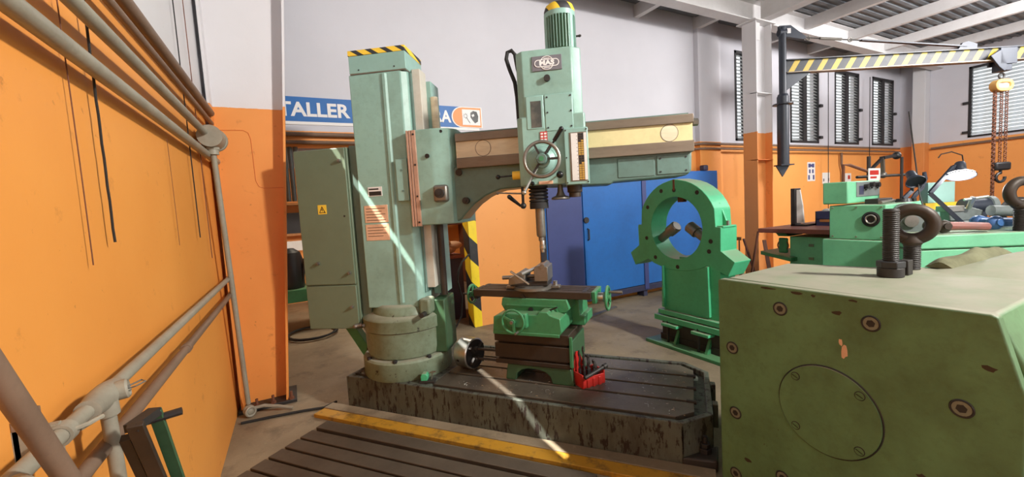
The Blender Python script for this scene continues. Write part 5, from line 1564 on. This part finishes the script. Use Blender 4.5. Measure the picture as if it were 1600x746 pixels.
rx = -0.475
pipe('handrail', [(rx, 0.2, 1.172), (rx, 4.04, 1.172)], 0.0175, M['pipe'], 'upper grey rail pipe running along the orange wall', 'pipe', 16)
pipe('handrail', [(rx, 0.2, 1.045), (rx, 4.04, 1.045)], 0.0175, M['pipe_brown'], 'lower brown rail pipe running along the orange wall', 'pipe', 16)
tag(MB().cyl((rx, 2.32, 1.045), (rx, 2.36, 1.045), 0.022, n=16).build('pipe_coupling', M['pipe_brown']), 'short coupling on the lower brown rail pipe', 'coupling')
te = thing('pipe_tee', 'open grey pipe tee on the upper rail with a post going down', 'pipe fitting', (rx + 0.004, 1.40, 1.172))
MB().lathe([(0.020, -0.07), (0.026, -0.068), (0.026, -0.045), (0.031, 0.0), (0.031, 0.05), (0.024, 0.10), (0.019, 0.12)], (0, 0, 0), (0, 1, 0), 20).build('tee_body', M['pipe'], te)
MB().lathe([(0.025, 0.0), (0.026, 0.028), (0.022, 0.033), (0.018, 0.022)], (0.012, 0.05, 0.0), (1, 0.15, 0.1), 20).build('tee_mouth', M['pipe'], te)
MB().tube([(0.03, 0.05, 0.0), (0.06, 0.05, 0.005), (0.075, 0.07, 0.008), (0.062, 0.09, 0.008), (0.035, 0.06, 0.004)], 0.0022, 6).build('wire_loop', M['steel_dull'], te)
MB().cyl((0.01, 0.01, -0.02), (0.02, 0.05, -1.172), 0.016, n=16).cyl((0.01, 0.01, -0.01), (0.011, 0.012, -0.045), 0.023, n=16).build('post', M['pipe'], te)
cp = thing('pipe_clamp', 'loose grey strap clamp around the upper rail beside the tee', 'clamp', (rx, 1.22, 1.172))
MB().lathe([(0.024, -0.016), (0.024, 0.016), (0.018, 0.016), (0.018, -0.016)], (0, 0, 0), (0, 1, 0), 18).build('strap', M['pipe'], cp)
MB().tube([(0.02, 0.0, 0.004), (0.04, 0.012, 0.006), (0.055, 0.035, 0.008), (0.045, 0.042, 0.003), (0.024, 0.014, -0.003)], 0.005, 6).build('strap_tail', M['pipe'], cp)
br = thing('wall_bracket', 'square steel bracket fixing the rail to the orange wall', 'bracket', (WL, 1.24, 1.17))
MB().box(0.0, 0.012, -0.03, 0.06, -0.06, 0.05).build('plate', M['pipe_brown'], br, 0.002)
MB().box(0.0, 0.07, -0.03, -0.015, -0.05, 0.03).build('arm', M['pipe'], br)
tag(MB().cyl((-0.40, 0.70, 1.70), (-0.40, 1.70, 0.02), 0.0165, n=18).build('leaning_pole', M['pipe_brown']), 'thick dark metal pole leaning in the lower left corner', 'pole')
tag(MB().tube([(-0.44, 0.70, 1.28), (-0.40, 0.80, 1.225), (-0.42, 0.95, 1.19), (-0.46, 1.02, 1.172)], 0.0165, 12).build('pipe_bend', M['pipe']), 'pale grey bent pipe end at the lower left edge', 'pipe')

ts = thing('steel_trestle', 'folding trestle with one green and one dark flat steel leg by the wall', 'trestle', (-0.35, 1.9, 0.0))
MB().bar((0, 0.0, 0.0), (0.0, -0.565, 1.14), 0.028, 0.012, (0, 1, 0)).build('green_leg', M['foot_green'], ts, 0.002)
MB().bar((-0.02, 0.0, 0.0), (-0.02, -0.635, 1.14), 0.032, 0.014, (0, 1, 0)).build('dark_leg', M['riser'], ts, 0.002)
MB().bar((-0.05, 0.0, 0.0), (-0.05, -0.60, 1.10), 0.02, 0.02, (0, 1, 0)).build('rear_leg', M['dark_iron'], ts)
MB().bar((-0.03, -0.63, 1.13), (0.0, -0.56, 1.135), 0.03, 0.02).build('top_link', M['dark_iron'], ts)
MB().cyl((-0.02, -0.55, 1.11), (0.05, -0.545, 1.115), 0.010, n=10).build('pivot_bolt', M['black'], ts)

for (x, y, z0, z1, r, lb) in ((-0.52, 1.815, 4.3, 1.56, 0.0039, 'thick dark twisted cord hanging on the orange wall'),
                              (-0.53, 1.66, 2.28, 1.50, 0.0018, 'thin looped cord hanging left of the thick cord'),
                              (-0.525, 3.26, 4.4, 1.52, 0.0035, 'long dark cord hanging near the junction box'),
                              (-0.525, 3.60, 4.4, 1.36, 0.003, 'long thin cord hanging right beside the drop pipe'),
                              (-0.53, 2.73, 2.05, 1.50, 0.0014, 'faint thin cord hanging below the grey pipes')):
    pts = [(x + 0.0006 * sin(k * 2.1) * (r > 0.0038), y + 0.0012 * cos(k * 2.1) * (r > 0.0038) + 0.004 * sin(k * 0.05), z0 + (z1 - z0) * k / 60) for k in range(61)]
    tag(MB().tube(pts, r, 5).build('hanging_cord', M['rubber'] if r > 0.003 else M['rust']), lb, 'cord')
pipe('floor_cable', [(-0.50, 3.86, 0.012), (-0.30, 3.84, 0.012), (-0.05, 3.80, 0.012), (0.10, 3.76, 0.012), (0.2, 3.82, 0.012)], 0.011, M['rubber'], 'black cable on the floor between the wall and the drill base', 'cable', 8)

# ------------------------------------------------------------------ welding bay seen through the opening
wt = thing('welding_bench', 'dark green welding bench behind the electric cabinet', 'bench', (-0.1, 6.9, 0))
MB().box(-0.5, 0.9, -0.3, 0.3, 0.42, 0.60).build('bench_top', M['machine_green'], wt, 0.006)
for x in (-0.4, 0.8):
    MB().box(x - 0.05, x + 0.05, -0.25, 0.25, 0.0, 0.42).build('leg', M['dark_iron'], wt)
gt = thing('black_tank', 'black rounded welding tank standing on the dark green bench', 'tank', (-0.08, 6.85, 0.601))
MB().lathe([(0.16, 0.0), (0.17, 0.02), (0.17, 0.42), (0.14, 0.52), (0.06, 0.58), (0.0, 0.58)], n=24).build('tank_shell', M['black'], gt)
MB().cyl((0.13, -0.08, 0.02), (0.19, -0.08, 0.42), 0.02, n=8).build('tank_handle', M['black'], gt)
yb = thing('yellow_toolbox', 'yellow box standing on the bench behind the black tank', 'box', (0.25, 7.1, 0.601))
MB().box(-0.15, 0.15, -0.1, 0.1, 0.0, 0.30).build('box_body', M['yellow'], yb, 0.006)
MB().box(-0.15, 0.15, -0.1, 0.1, 0.302, 0.33).build('lid', M['black'], yb, 0.004)
rk = thing('tool_shelf', 'wall shelf with a dark screen and papers in the welding bay', 'shelf', (0.1, 8.6, 0))
MB().box(-0.8, 0.8, 0.0, 0.28, 1.30, 1.34).box(-0.8, -0.76, 0.0, 0.28, 0.0, 1.9).box(0.76, 0.8, 0.0, 0.28, 0.0, 1.9).box(-0.8, 0.8, 0.0, 0.28, 1.86, 1.9).build('shelf_frame', M['wood'], rk)
MB().box(-0.6, 0.4, 0.1, 0.25, 1.34, 1.72).build('dark_screen', M['black'], rk)
MB().box(-0.4, 0.1, 0.05, 0.06, 1.02, 1.2).build('paper', M['white'], rk)
cu = thing('strip_curtain', 'grey ribbed strip curtain hanging in the opening beside the cabinet', 'curtain', (-0.12, 5.25, 1.80))
for k in range(5):
    MB().cyl((0.0 + k * 0.055, 0, 0), (0.0 + k * 0.055, 0.0, 0.60), 0.025, n=8).build('strip', M['grey_machine'], cu)
pts = []
for k in range(40):
    a = k * 0.36
    pts.append((0.12 + (0.30 + 0.02 * sin(a * 0.7)) * cos(a), 6.3 + (0.36 + 0.03 * cos(a * 0.45)) * sin(a), 0.016 + 0.0008 * k))
pipe('rubber_hose', pts, 0.014, M['rubber'], 'black rubber hose coiled on the floor of the welding bay', 'hose', 6)
nc = thing('navy_workbench', 'navy steel workbench with a canvas heap seen between turret and striped corner', 'bench', (1.9, 6.0, 0))
MB().box(-0.35, 0.25, -0.3, 0.3, 0.0, 0.90).build('bench_body', M['navy'], nc, 0.006)
MB().box(-0.38, 0.28, -0.33, 0.33, 0.90, 0.94).build('bench_top', M['maroon'], nc, 0.004)
mb = MB()
for k in range(5):
    mb.ell((1.72 + 0.09 * k, 5.85 + 0.03 * (k % 2), 1.03 + 0.05 * (k % 3)), (0.13, 0.14, 0.06 + 0.02 * (k % 2)), 12, 8)
tag(mb.build('canvas_heap', M['cloth_tan']), 'heap of tan canvas on the navy workbench', 'canvas')
sh = thing('parts_shelf', 'shelf with mixed parts on the far wall behind the canvas heap', 'shelf', (2.6, 8.5, 0))
MB().box(-0.7, 0.7, 0.0, 0.3, 1.28, 1.31).box(-0.7, 0.7, 0.0, 0.3, 1.62, 1.65).box(-0.7, -0.67, 0.0, 0.3, 0.0, 1.9).box(0.67, 0.7, 0.0, 0.3, 0.0, 1.9).build('shelf_frame', M['rust'], sh)
for k in range(6):
    tag(MB().box(2.0 + k * 0.2, 2.13 + k * 0.2, 8.55, 8.7, 1.3105, 1.40 + 0.05 * ((k * 7) % 4)).build('parts_box', M[['white', 'rust', 'cabinet', 'shackle_red', 'wood', 'grey_machine'][k]], None, 0.004),
        ['white', 'rusty', 'green grey', 'reddish', 'wooden', 'pale grey'][k] + ' small box on the far parts shelf', 'box', 'boxes on the far parts shelf')
pipe('drill_cable', [(1.45, 5.0, 0.014), (1.62, 5.0, 0.035), (1.73, 5.0, 0.097), (1.815, 5.0, 0.224), (1.845, 5.0, 0.47), (1.80, 5.0, 0.686), (1.815, 5.0, 0.81), (1.90, 5.06, 0.92), (2.03, 5.13, 1.0)], 0.012, M['rubber'], 'black cable rising from the floor to the striped wall corner', 'cable', 8)
